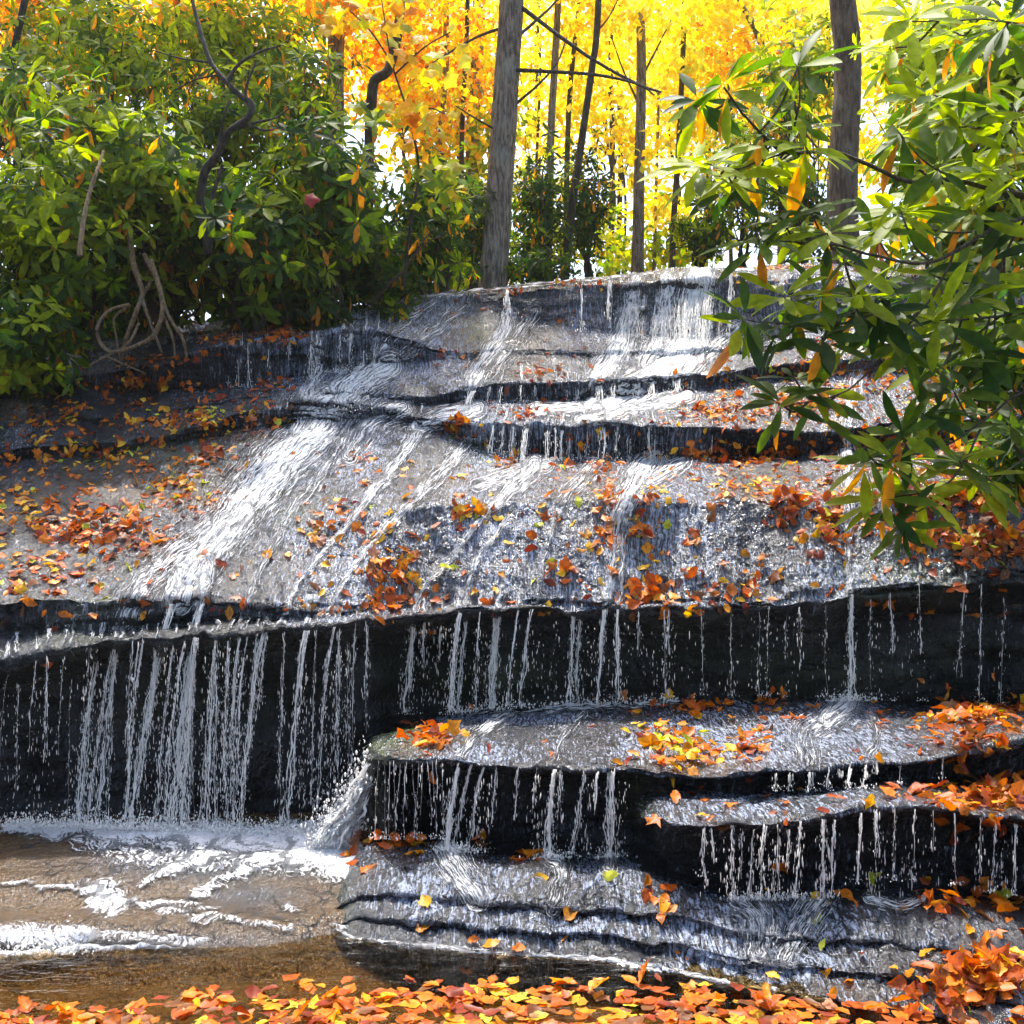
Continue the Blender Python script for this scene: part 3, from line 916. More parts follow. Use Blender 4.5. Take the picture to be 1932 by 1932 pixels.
LW = 'streams falling over the long black wall at left'
for a in [(192, 1206, 147, 1552, 9, .7), (215, 1202, 172, 1552, 5, .4), (238, 1200, 200, 1555, 9, .55), (268, 1198, 222, 1555, 5, .5), (350, 1200, 306, 1560, 5, .5),
          (372, 1198, 352, 1560, 15, .6), (412, 1200, 388, 1562, 6, .5), (432, 1200, 410, 1562, 4, .35), (470, 1194, 448, 1566, 6, .5), (500, 1190, 462, 1570, 9, .6),
          (535, 1187, 520, 1560, 4, .45), (628, 1174, 600, 1562, 6, .5), (655, 1172, 648, 1480, 3, .3), (690, 1168, 678, 1450, 3, .3), (296, 1200, 276, 1552, 6, .4), (455, 1197, 425, 1565, 4, .35)]:
    put_stream(a, 'thin white stream breaking into drops down the long black wall above the foam', LW)
for k in range(16):
    xx = 200 + 480 * R.random()
    put_stream((xx, np.interp(xx, [190, 400, 680], [1208, 1200, 1172]), xx - np.interp(xx, [200, 680], [42, 12]), 1556, 3 + 2 * R.random(), .2 + .25 * R.random()), 'thin white stream breaking into drops down the long black wall above the foam', LW, frag=1.3)
put_stream((330, 1140, 250, 1556, 13, 1.0), 'strong slanting white stream on the left wall, the left of its two thickest', LW)
put_stream((378, 1140, 322, 1560, 15, 1.0), 'strong slanting white stream on the left wall, the right of its two thickest', LW)
put_stream((578, 1190, 541, 1562, 8, .85), 'single bold white stream on the left wall, left of the diagonal splash', LW)
MW = 'streams falling on to the back of the jutting ledge'
for a in [(782, 1160, 768, 1344, 9, .8), (800, 1160, 782, 1345, 5, .4), (866, 1156, 848, 1344, 10, .7), (886, 1152, 868, 1342, 8, .6), (905, 1150, 893, 1338, 4, .4), (975, 1148, 962, 1332, 5, .45),
          (1003, 1150, 985, 1330, 5, .5), (1085, 1152, 1070, 1328, 9, .6), (1098, 1152, 1084, 1326, 6, .5), (1165, 1152, 1160, 1320, 8, .55), (1206, 1153, 1204, 1318, 3, .3), (1252, 1153, 1250, 1316, 3, .4), (1266, 1152, 1264, 1315, 3, .4), (835, 1157, 828, 1342, 4, .3)]:
    put_stream(a, 'white braided stream falling from the wall on to the back of the jutting ledge', MW)
put_stream((940, 1146, 927, 1336, 16, .95), 'broad white braided stream, widest of those landing on the jutting ledge', MW)
put_stream((1142, 1152, 1128, 1326, 8, 1.0), 'solid bright white stream landing on the ledge near its middle', MW)
put_stream((1604, 1122, 1604, 1318, 11, 1.0), 'strong white stream falling alone down the right of the black wall', MW)
RW = 'thin drips down the black wall at right'
for a in [(1430, 1146, 1430, 1312, 2.5, .15), (1452, 1144, 1452, 1312, 2.5, .2), (1482, 1142, 1480, 1312, 2.5, .2), (1508, 1140, 1508, 1312, 3, .2), (1560, 1134, 1560, 1312, 2.5, .15), (1640, 1124, 1640, 1316, 2.5, .15),
          (1682, 1118, 1680, 1318, 4, .25), (1740, 1110, 1740, 1320, 2.5, .2), (1822, 1102, 1822, 1322, 3, .25), (1855, 1098, 1853, 1322, 2.5, .3), (1895, 1096, 1894, 1326, 2.5, .2), (1320, 1150, 1319, 1312, 2.5, .15), (1380, 1148, 1380, 1312, 2.5, .12)]:
    put_stream(a, 'thin beaded drip line down the black wall on the right', RW, frag=1.5)
DW = 'faint drips at the far left of the black wall'
for a in [(12, 1262, 2, 1545, 2.5, .15), (40, 1252, 28, 1545, 2.5, .2), (68, 1244, 56, 1548, 2.5, .25), (92, 1238, 80, 1548, 3, .25), (118, 1232, 104, 1550, 2.5, .25), (140, 1226, 124, 1550, 2.5, .2), (165, 1216, 150, 1552, 2.5, .25)]:
    put_stream(a, 'faint beaded drip line at the far left of the black wall', DW, frag=1.5)
BL = 'streams off the front lip of the jutting ledge'
for a in [(866, 1440, 842, 1602, 9, .95), (888, 1442, 868, 1600, 7, .55), (912, 1444, 885, 1600, 6, .5), (1046, 1452, 1032, 1616, 10, .85), (1062, 1453, 1045, 1616, 5, .4), (1105, 1455, 1078, 1612, 6, .35), (1130, 1456, 1122, 1614, 4, .35), (1156, 1456, 1146, 1616, 15, .55), (940, 1446, 925, 1605, 3, .3), (975, 1448, 968, 1608, 3, .25), (1010, 1450, 1000, 1610, 3, .25)]:
    put_stream(a, 'white stream pouring off the front lip of the jutting ledge into the dark hollow', BL)
for x in range(716, 840, 9):
    put_stream((x, 1436, x - 1, 1580, 2.2, .08), 'hair thin drip in the black comb under the mossy ledge corner', 'hair thin drips under the mossy corner', frag=1.8)
NL = 'streams off the lower right lip'
for a in [(1383, 1562, 1381, 1692, 4, .6), (1400, 1562, 1396, 1692, 3, .3), (1442, 1560, 1440, 1692, 6, .5), (1490, 1554, 1484, 1694, 6, .4), (1510, 1552, 1506, 1690, 4, .4), (1556, 1546, 1553, 1696, 8, .7), (1575, 1544, 1570, 1690, 5, .4), (1622, 1534, 1612, 1664, 6, .45), (1650, 1528, 1646, 1660, 7, .35), (1345, 1560, 1345, 1680, 5, .25), (1325, 1560, 1325, 1650, 5, .2), (1420, 1562, 1417, 1690, 4, .3), (1466, 1556, 1462, 1692, 4, .3),
          (1690, 1524, 1686, 1660, 3, .15), (1725, 1524, 1722, 1660, 2.5, .12), (1800, 1532, 1796, 1668, 2.5, .2), (1850, 1540, 1848, 1680, 3, .2), (1880, 1545, 1878, 1680, 3, .2), (1915, 1550, 1913, 1690, 3, .2), (1760, 1526, 1757, 1664, 2.5, .15)]:
    put_stream(a, 'white beaded stream dropping from the lower right lip over the black hollow', NL)
for a in [(1465, 1460, 1463, 1488, 3, .3), (1492, 1458, 1490, 1490, 4, .4), (1530, 1456, 1530, 1490, 6, .5), (1566, 1452, 1565, 1488, 3, .5), (1584, 1450, 1583, 1486, 3, .4), (1607, 1448, 1607, 1486, 5, .5), (1634, 1444, 1634, 1484, 5, .5), (1652, 1440, 1652, 1482, 3, .4), (1700, 1436, 1700, 1476, 2.5, .2), (1780, 1428, 1780, 1474, 2.5, .2)]:
    put_stream(a, 'short white trickle between the ledge and the lower right lip', 'short trickles between ledge and lower lip')
DS = 'short falls over the dark step across the middle'
for a in [(932, 802, 928, 855, 6, .6), (950, 802, 946, 858, 5, .4), (968, 803, 962, 862, 9, .6), (996, 803, 985, 868, 12, .7), (1032, 802, 1028, 868, 6, .6), (1048, 802, 1046, 868, 3, .4), (1062, 801, 1060, 866, 6, .6), (1094, 801, 1090, 866, 6, .55), (1142, 800, 1138, 864, 8, .95), (1188, 800, 1186, 866, 3, .4), (1222, 801, 1222, 868, 5, .6), (1236, 801, 1234, 868, 5, .7), (1290, 803, 1290, 866, 3, .3), (1345, 806, 1345, 868, 2.5, .2), (1395, 808, 1395, 866, 2.5, .15), (1597, 812, 1597, 850, 8, .7), (1110, 801, 1106, 866, 4, .35), (1165, 800, 1163, 866, 3, .3), (1078, 801, 1076, 866, 3, .35)]:
    put_stream(a, 'short white fall over the dark step across the middle of the face', DS)
ES = 'short falls over the narrow dark step'
for a in [(890, 738, 878, 776, 16, .9), (925, 730, 921, 760, 5, .5), (945, 729, 942, 760, 5, .4), (985, 727, 982, 758, 5, .4), (1010, 726, 1008, 756, 5, .35), (1050, 723, 1048, 756, 4, .35), (1090, 721, 1087, 756, 6, .6), (1132, 719, 1128, 756, 9, .8), (1160, 718, 1157, 754, 7, .7), (1200, 716, 1197, 752, 7, .5), (1232, 714, 1228, 748, 10, .8), (1280, 710, 1277, 740, 10, .7), (1310, 708, 1306, 734, 8, .5), (1070, 722, 1068, 756, 4, .35)]:
    put_stream(a, 'short white fall over the narrow dark step below the top slab', ES)
FS = 'thin falls over the dark step at the upper left'
for a in [(436, 651, 432, 728, 2.5, .25), (452, 650, 448, 728, 3, .3), (470, 650, 467, 728, 3, .4), (505, 649, 503, 722, 2.5, .2), (546, 647, 545, 716, 3, .3), (588, 642, 585, 712, 7, .6), (602, 640, 600, 712, 8, .7), (642, 632, 640, 702, 4, .5), (662, 628, 658, 698, 5, .55), (690, 622, 684, 690, 6, .6), (712, 620, 706, 684, 6, .6), (732, 622, 726, 680, 6, .5), (750, 624, 744, 676, 4, .4)]:
    put_stream(a, 'thin white fall over the dark step at the upper left', FS)
GS = 'falls just below the rim'
for a in [(845, 562, 842, 592, 4, .5), (880, 558, 876, 588, 4, .4), (958, 550, 954, 596, 9, .6), (975, 549, 970, 600, 9, .65), (1000, 547, 996, 600, 4, .4), (1175, 527, 1168, 634, 9, .5), (1208, 526, 1200, 636, 10, .6), (1240, 524, 1232, 640, 10, .6), (1270, 522, 1262, 641, 10, .7), (1297, 521, 1290, 644, 10, .7), (1320, 520, 1312, 645, 10, .75), (1345, 519, 1336, 645, 10, .6), (1385, 516, 1380, 640, 7, .45), (1196, 526, 1188, 636, 12, .6), (1222, 524, 1216, 638, 7, .45), (1255, 523, 1248, 640, 12, .55), (1285, 521, 1277, 642, 14, .75), (1308, 520, 1300, 645, 14, .85), (1332, 519, 1322, 645, 12, .7), (1360, 518, 1354, 640, 7, .4), (1150, 530, 1145, 630, 7, .35), (1670, 514, 1668, 560, 5, .4), (1720, 516, 1716, 590, 7, .4), (1745, 517, 1740, 580, 5, .4), (1100, 535, 1096, 622, 4, .3), (1690, 515, 1687, 580, 4, .4)]:
    put_stream(a, 'white fall braided over the stepped face just below the rim', GS)

# spray: the diagonal splash against the ledge corner, and froth along the foot of the fall
def sheet(x, y, d, w):
    pass


nu, nv = 40, 110
uu, vv = np.meshgrid(np.linspace(-1, 1, nu), np.linspace(0, 1, nv))
cx_ = 706 - 96 * vv ** 1.5 + 10 * n1(vv * 4, 5)
cy_ = 1420 + 176 * vv
hw = (9 + 44 * vv ** 1.3) * (1 + .25 * n1(vv * 9, 6))
q3 = np.stack([uu * 4, vv * 9, uu * 0], -1)
dj = 5.02 - 0.14 * vv - 0.06 * (1 - uu ** 2) - 0.07 * fbm(q3, 4, 77) - 0.04 * fbm(q3 * 3, 3, 78)
Vj = P(cx_ + hw * uu * .95 + 7 * fbm(q3 * 1.7, 3, 79), cy_ + hw * uu * .42 + 7 * fbm(q3 * 1.7, 3, 80), dj)
fj = (1 - np.abs(uu) ** 2.2) * (0.55 + .45 * sstep(0, .3, vv)) * 1.05
mj = new_mesh('foam', Vj.reshape(-1, 3), [grid_faces(nv, nu)], M_FOAM, attrs={'flow': np.stack([uu * .35, vv * 1.0, uu * 0], -1).reshape(-1, 3), 'foam': fj.ravel()})
tag(link('foam', mj), 'white foam of the diagonal splash beside the mossy ledge corner', 'foam', None, 'stuff')
jet = Buf()
for k in range(26):
    q = R.random() * 2 - 1
    v0 = R.random() * .85
    t = np.linspace(v0, min(1, v0 + .1 + .25 * R.random()), 16)
    x = 706 - 96 * t ** 1.5 + q * (9 + 44 * t ** 1.3) + n1(t * 12, k) * 7
    y = 1420 + 176 * t + q * .42 * (9 + 44 * t) + n1(t * 11, k + 300) * 7
    d = 4.95 - 0.14 * t + 0.05 * n1(t * 6, k + 600)
    rr = (0.002 + 0.006 * R.random()) * np.sin(np.linspace(0, math.pi, 16)) * (1 + .5 * n1(t * 30, k + 900))
    tube(jet, P(x, y, d), np.maximum(rr, 0.0004), 6, cap=False)
m = 1500
t = .12 + .88 * R.random(m)
drops(jet, P(706 - 118 * t ** 1.3 + R.normal(0, 15, m), 1425 + 180 * t + R.normal(0, 20, m) - 12, 5.0 - 0.16 * t + R.normal(0, 0.05, m)), 0.0012 + 0.006 * R.random(m) ** 3, 1 + R.random(m))
tag(jet.obj('water_stream', M_STREAM), 'diagonal white splash running down along the mossy left corner of the ledge', 'water stream')
for (pts, cnt, sx, sy) in [([(10, 1556), (150, 1556), (300, 1562), (450, 1568), (590, 1572), (680, 1560)], 5200, 12, 14), ([(840, 1600), (890, 1606)], 260, 22, 8), ([(1030, 1616), (1060, 1614)], 240, 18, 8), ([(1140, 1614), (1160, 1614)], 160, 16, 7),
                           ([(860, 1340), (960, 1334), (1150, 1324), (1270, 1318)], 1000, 14, 6), ([(1575, 1318), (1630, 1318)], 420, 22, 8), ([(1380, 1694), (1450, 1694), (1560, 1694)], 500, 20, 8), ([(600, 705), (700, 690)], 200, 20, 8), ([(560, 780), (690, 770)], 500, 30, 12), ([(1180, 640), (1340, 645)], 500, 30, 10), ([(-10, 1800), (160, 1795)], 500, 20, 10)]:
    c = curve_pts([(a, b, 0) for a, b in pts], 40) if len(pts) > 2 else np.linspace((*pts[0], 0), (*pts[1], 0), 40)
    k = R.integers(0, 40, cnt)
    for i in range(0, cnt, 40):
        j = k[i:i + 40]
        x, y = c[j, 0] + R.normal(0, sx, len(j)), c[j, 1]
        dd = depth_at(float(x.mean()), float(y.mean()) + 8, 5.2) - 0.02
        dd = np.array([depth_at(float(a), float(b) + 8, dd) - 0.03 for a, b in zip(x[:8], y[:8])]).mean() if False else dd
        drops(SPRAY, P(x, y - np.abs(R.normal(0, sy, len(j))) + 5, dd + R.normal(0, 0.03, len(j))), 0.001 + 0.0045 * R.random(len(j)) ** 3, 1 + R.random(len(j)))
for (x0, x1, yt, yb, dd, cnt) in [(130, 660, 1215, 1550, 5.12, 2600), (0, 200, 1260, 1545, 5.12, 500), (760, 1280, 1170, 1330, 5.5, 1100), (1280, 1930, 1160, 1310, 5.45, 500), (840, 1190, 1465, 1605, 4.5, 800), (1320, 1930, 1570, 1690, 4.02, 900)]:
    x = x0 + (x1 - x0) * R.random(cnt)
    k = n1(x / 17.0, 31) + .6 * n1(x / 60.0, 32) > -.15 + .5 * R.random(cnt)
    t = R.random(cnt) ** .75
    drops(SPRAY, P(x - 12 * t, yt + (yb - yt) * t, dd - .08 * R.random(cnt))[k], (0.0007 + 0.0014 * R.random(cnt) ** 2)[k], (3 + 9 * R.random(cnt))[k])
tag(SPRAY.obj('water_spray', M_STREAM), 'fine white droplets thrown up where the falls land', 'spray', None, 'stuff')

# ------------------------------------------------------------------ films
main_flows = [
    # the broad left cascade
    ([(735, 690), (660, 735), (610, 800), (545, 860), (480, 930), (420, 1010), (370, 1080), (335, 1140)], [35, 45, 60, 62, 58, 48, 40, 34], 0.95),
    ([(640, 760), (590, 780), (560, 830)], [60, 55, 40], 0.9),
    ([(600, 640), (600, 700), (570, 770)], [12, 16, 30], 0.8),
    ([(470, 960), (400, 1040), (395, 1090), (372, 1140)], [28, 22, 13, 12], 1.0),
    ([(430, 980), (345, 1080), (318, 1135)], [20, 18, 15], 1.0),
    ([(400, 1000), (290, 1090), (250, 1135), (235, 1180)], [40, 34, 30, 24], 0.75),
    ([(680, 770), (640, 850), (560, 960), (500, 1060), (470, 1135)], [22, 22, 18, 10, 8], 0.62),
    ([(800, 800), (740, 890), (640, 1010), (560, 1110), (530, 1180)], [18, 14, 8, 5, 5], 0.85),
    ([(890, 830), (800, 930), (690, 1040), (610, 1170)], [20, 16, 7, 5], 0.75),
    ([(760, 770), (700, 800), (660, 860)], [40, 34, 26], 0.7),
    ([(1010, 880), (960, 930), (905, 985), (850, 1060), (800, 1110), (785, 1160)], [30, 22, 9, 6, 6, 8], 0.85),
    ([(1030, 880), (960, 900), (900, 920)], [26, 24, 22], 0.75),
    ([(960, 980), (900, 1060), (880, 1140)], [10, 6, 8], 0.75),
    ([(1120, 880), (1060, 950), (1030, 1040), (1010, 1140)], [24, 14, 7, 6], 0.65),
    ([(1230, 870), (1190, 930), (1165, 1000), (1155, 1080), (1140, 1150)], [45, 32, 14, 10, 9], 0.9),
    ([(1180, 960), (1175, 1050), (1165, 1140)], [10, 7, 7], 0.8),
    ([(1290, 870), (1240, 900), (1180, 930)], [30, 34, 26], 0.75),
    # shelf under the second step and above the third
    ([(1010, 775), (1100, 772), (1230, 765), (1300, 750)], [16, 18, 20, 18], 0.9),
    ([(1260, 730), (1180, 775), (1090, 795)], [26, 22, 12], 0.9),
    ([(900, 775), (840, 790), (790, 810)], [24, 24, 22], 0.95),
    ([(960, 590), (945, 640), (900, 700), (882, 745)], [16, 24, 18, 12], 0.9),
    ([(1010, 590), (960, 660), (920, 720)], [20, 26, 16], 0.6),
    ([(1200, 530), (1190, 590), (1165, 660), (1130, 720), (1110, 770)], [20, 28, 34, 28, 20], 1.0),
    ([(1320, 520), (1310, 600), (1290, 665), (1230, 720), (1150, 760)], [36, 42, 60, 46, 32], 1.15),
    ([(1260, 525), (1250, 620), (1220, 690)], [24, 28, 28], 0.95),
    ([(1390, 620), (1330, 670), (1300, 700)], [24, 28, 24], 0.75),
    ([(880, 575), (800, 640), (720, 700), (640, 760)], [12, 20, 26, 30], 0.6),
    ([(820, 570), (730, 640), (700, 690)], [8, 16, 18], 0.6),
    ([(760, 575), (680, 600), (650, 640)], [10, 10, 8], 0.5),
    # right hand trickle
    ([(1640, 600), (1620, 700), (1600, 800), (1600, 900), (1602, 1000), (1600, 1060), (1604, 1140)], [22, 26, 16, 18, 10, 8, 8], 0.85),
    ([(1770, 520), (1720, 600), (1660, 690)], [12, 14, 20], 0.6),
    # rim
    ([(700, 573), (900, 550), (1200, 521), (1420, 510)], [7, 5, 5, 4], 0.75),
]
water_film('flowing_water', 'white water sliding over the rock steps between the falls', 0, main_flows + FEED, (2.6, 15.6), seed=1)
water_film('flowing_water', 'white water spreading over the jutting ledge', 1,
           [([(870, 1345), (1000, 1337), (1150, 1332), (1280, 1325)], [9, 13, 12, 6], 0.95),
            ([(960, 1350), (905, 1385), (865, 1432)], [18, 14, 14], 0.75), ([(1100, 1350), (1060, 1400), (1045, 1450)], [18, 10, 9], 0.5),
            ([(1600, 1325), (1580, 1340), (1560, 1360)], [40, 34, 20], 0.9), ([(1560, 1360), (1520, 1390), (1530, 1450)], [30, 40, 40], 0.55),
            ([(1640, 1345), (1655, 1390), (1640, 1440)], [14, 16, 14], 0.5)], (3.0, 6.0), lump=0.012, seed=2)
water_film('flowing_water', 'white water breaking over the front of the lowest block', 3,
           [([(840, 1605), (860, 1640), (900, 1700)], [34, 34, 26], 0.85), ([(1035, 1620), (1060, 1640), (1040, 1720)], [28, 26, 18], 0.7), ([(1150, 1615), (1150, 1640)], [26, 20], 0.8),
            ([(1385, 1695), (1430, 1730), (1430, 1800)], [26, 50, 40], 0.75), ([(1550, 1695), (1520, 1740), (1480, 1810)], [30, 40, 30], 0.75), ([(1640, 1700), (1700, 1715), (1740, 1700)], [14, 12, 10], 0.8),
            ([(780, 1784), (966, 1802), (1141, 1814), (1266, 1836), (1391, 1864), (1560, 1886)], [5, 5, 5, 6, 6, 5], 1.0), ([(620, 1748), (680, 1774), (780, 1786)], [3, 5, 5], 0.8)], (0.8, 7.0), lump=0.012, seed=3)
# churned foam at the foot of the wall and on the brown shelf
water_film('foam', 'white foam churning at the foot of the left fall', 4,
           [([(0, 1562), (90, 1572), (150, 1564), (230, 1578), (300, 1570), (380, 1584), (450, 1576), (520, 1590), (580, 1580), (650, 1592)], [8, 20, 14, 26, 18, 30, 22, 36, 30, 34], 1.05),
            ([(560, 1600), (620, 1610), (660, 1640)], [46, 54, 30], 1.1), ([(330, 1585), (450, 1596), (560, 1606)], [18, 26, 34], 0.9),
            ([(440, 1590), (400, 1612), (330, 1640), (270, 1672)], [34, 26, 14, 9], 0.72), ([(300, 1590), (360, 1610), (420, 1620)], [40, 34, 24], 0.6), ([(200, 1600), (330, 1625), (470, 1620), (560, 1640)], [24, 30, 30, 24], 0.55), ([(560, 1600), (460, 1640), (400, 1672), (360, 1690)], [26, 14, 11, 7], 0.8),
            ([(150, 1590), (220, 1600)], [18, 18], 0.6),
            ([(0, 1671), (60, 1672), (130, 1674), (190, 1685)], [6, 6, 8, 18], 0.8), ([(190, 1690), (215, 1700), (170, 1712)], [34, 32, 22], 0.82), ([(240, 1706), (330, 1712), (400, 1716)], [10, 9, 6], 0.62),
            ([(300, 1722), (450, 1742), (560, 1760)], [9, 7, 6], 0.6), ([(540, 1716), (575, 1730)], [5, 3], 0.8), ([(620, 1746), (720, 1768)], [5, 5], 0.75)],
           None, lift=0.006, lump=0.014, mat=M_FOAM, seed=4, warp=26)['kind'] = 'stuff'
water_film('foam', 'white foam of the small riffle at the left edge of the pool', 4,
           [([(-40, 1815), (40, 1812), (130, 1802), (200, 1796), (320, 1796)], [10, 10, 8, 5, 3], 1.1), ([(-20, 1770), (40, 1772), (110, 1772), (170, 1770)], [24, 26, 24, 20], 0.85), ([(200, 1770), (290, 1778), (400, 1786)], [12, 8, 4], 0.7)],
           None, lift=0.02, lump=0.022, mat=M_FOAM, seed=5, warp=20)['kind'] = 'stuff'


# ------------------------------------------------------------------ plants
def leaf_tpl(widths, wmax, droop=-0.12, fold=0.10, petiole=0.0, seed=0):
    """A leaf along +a with half widths at stations (t, w); v-folded on its midrib and drooping towards the tip."""
    v = [[0, 0, 0]]
    for t, w in widths:
        h = droop * t * t
        v += [[t, w * wmax, h + fold * w * wmax * 2], [t, 0, h], [t, -w * wmax, h + fold * w * wmax * 2]]
    v.append([1, 0, droop])
    k = len(widths)
    tris = [(0, 2, 1), (0, 3, 2)]
    quads = []
    for i in range(k - 1):
        a, b = 1 + 3 * i, 4 + 3 * i
        quads += [(a, a + 1, b + 1, b), (a + 1, a + 2, b + 2, b + 1)]
    a, tip = 1 + 3 * (k - 1), 1 + 3 * k
    tris += [(a, a + 1, tip), (a + 1, a + 2, tip)]
    return np.array(v, float), [np.array(tris)] + ([np.array(quads)] if quads else [])


RH_NEAR = leaf_tpl([(.10, .10), (.3, .62), (.55, 1.0), (.78, .80), (.93, .36)], .128, -.14, .12)
RH_FAR = leaf_tpl([(.14, .22), (.5, 1.0), (.85, .7)], .15, -.16, .12)
RH_TINY = leaf_tpl([(.5, 1.0)], .17, -.12, .15)
OVATE = leaf_tpl([(.08, .55), (.3, 1.0), (.6, .8), (.85, .35)], .34, -.08, .10)


def maple_tpl():
    ang = [-150, -120, -95, -70, -48, -22, 0, 22, 48, 70, 95, 120, 150]
    r = [.30, .48, .34, .72, .42, .62, 1.0, .62, .42, .72, .34, .48, .30]
    # lobes alternate long and short
    r = [.40, .60, .50, .86, .62, .70, 1.0, .70, .62, .86, .50, .60, .40]
    v = [[0, 0, 0]]
    for a, q in zip(ang, r):
        v.append([q * math.cos(rad(a)) * .62 + .28, q * math.sin(rad(a)) * .62, -0.10 * q + 0.05 * math.cos(rad(a * 3))])
    v[0] = [.28, 0, 0.04]
    n = len(ang)
    t = [(0, i, i + 1) for i in range(1, n)] + [(0, n, 1)]
    return np.array(v, float), [np.array(t)]


MAPLE = maple_tpl()


def frames(dirs, normals):
    A = unit(dirs)
    B = unit(np.cross(normals, A))
    C = np.cross(A, B)
    return A, B, C


def rand_unit(n):
    return unit(R.normal(0, 1, (n, 3)))


GREEN = np.array([0.090, 0.150, 0.007])
OLIVE = np.array([0.180, 0.230, 0.008])
LIGHT = np.array([0.30, 0.37, 0.010])
DEEP = np.array([0.022, 0.055, 0.010])
OLD = np.array([0.60, 0.26, 0.025])


def whorls(buf, O, axis, L, tpl, tone=0.5, old=0.04, k=8, spread=0.25):
    """Rosettes of leathery leaves at points O round the given axes."""
    n = len(O)
    if n == 0:
        return
    axis = unit(axis)
    ref = np.where(np.abs(axis[:, 2:3]) > 0.8, np.array([[1.0, 0, 0]]), np.array([[0, 0, 1.0]]))
    u = unit(np.cross(axis, ref))
    w = np.cross(axis, u)
    a = (np.arange(k) * 2 * math.pi / k)[None] + R.random((n, 1)) * 6.3 + R.normal(0, .22, (n, k))
    el = R.normal(spread, .30, (n, k))
    radial = np.cos(a)[..., None] * u[:, None] + np.sin(a)[..., None] * w[:, None]
    d = radial * np.cos(el)[..., None] + axis[:, None] * np.sin(el)[..., None]
    d[..., 2] -= 0.12
    nrm = axis[:, None] * np.cos(el)[..., None] - radial * np.sin(el)[..., None] + R.normal(0, .25, (n, k, 3))
    size = np.asarray(L).reshape(-1, 1) * (0.65 + 0.5 * R.random((n, k)))
    mixv = np.clip(R.normal(tone, .28, (n, 1)) + R.normal(0, .12, (n, k)), 0, 1)[..., None]  # tone darkens the leaf colour of shaded shrubs and brightens sunlit crowns
    c = np.where(mixv < .5, DEEP + (GREEN - DEEP) * mixv * 2, OLIVE * (1 - (mixv - .5) * 2) + LIGHT * (mixv - .5) * 2)
    c = np.where(mixv < .5, c, c)
    isold = R.random((n, k)) < old
    c = np.where(isold[..., None], OLD * (0.6 + 0.6 * R.random((n, k, 1))) * [1, .8 + .3 * R.random(), 1], c)
    d[isold] = unit(d[isold] * .5 + [0, 0, -1])
    keep = R.random((n, k)) < 0.92
    A, B, C = frames(d[keep], nrm[keep])
    s = size[keep][:, None]
    stamp(buf, tpl, (O[:, None] + d * 0.01)[keep], A * s, B * s, C * s, c[keep])


def shrub(label, cx, cy, d, rx, ry, rd, n, L=.17, tone=.5, base=None, tpl=RH_FAR, nstem=4, group='evergreen rhododendrons massed round the falls', old=0.04, stem_mat=None, up=0.5):
    """A rhododendron: centre and half extents in photo pixels at depth d, half depth rd in metres."""
    L, n = L * (.80 if d < 9.3 else .72), int(n * (1.45 if cy > 280 else 1.15))
    c = P(cx, cy, d)
    sx, sz = rx * KX * d, ry * KX * d
    bx, by_, bd = base or (cx, cy + ry + 25, d + .15)
    B0 = P(bx, by_, bd)
    root = empty('rhododendron', B0)
    tag(root, label, 'shrub', group)
    q = rand_unit(n)
    r = R.random((n, 1)) ** 0.5
    # uneven outline: lobes
    r = 1.12 * r * (0.85 + 0.75 * fbm(q * 2.3 + cx * .013, 3, int(cx) + int(cy)))[:, None]
    O = c + q * r * [sx, rd, sz]
    ax = unit(q * [1, 1, .6] + [0, -0.25, up] + R.normal(0, .3, (n, 3)))
    b = Buf()
    tone = tone - .10
    whorls(b, O, ax, np.full(n, L) * (0.75 + 0.5 * R.random(n)), tpl, tone, old)
    b.obj('foliage', M_RHODO, root)
    idx = R.choice(n, nstem, replace=False)
    for i in idx:
        s = Buf()
        e = O[i]
        mid = B0 * .5 + e * .5 + R.normal(0, .12, 3) * [1, 1, .3]
        pts = curve_pts([B0 + R.normal(0, .06, 3) * [1, 1, 0] + [0, 0, -.12], B0 * .8 + e * .2 + R.normal(0, .06, 3), mid, e], 24)
        tube(s, pts, np.linspace(.022, .006, 24), 6, bump=.25, seed=i)
        for j in R.choice(n, 6, replace=False):
            k = R.integers(8, 20)
            m = pts[k] * .5 + O[j] * .5 + R.normal(0, .08, 3) - [0, 0, .05]
            tube(s, curve_pts([pts[k], m, O[j]], 10), np.linspace(.010, .003, 10), 4, cap=False)
        s.obj('stem', stem_mat or M_DARKBARK, root)
    return root


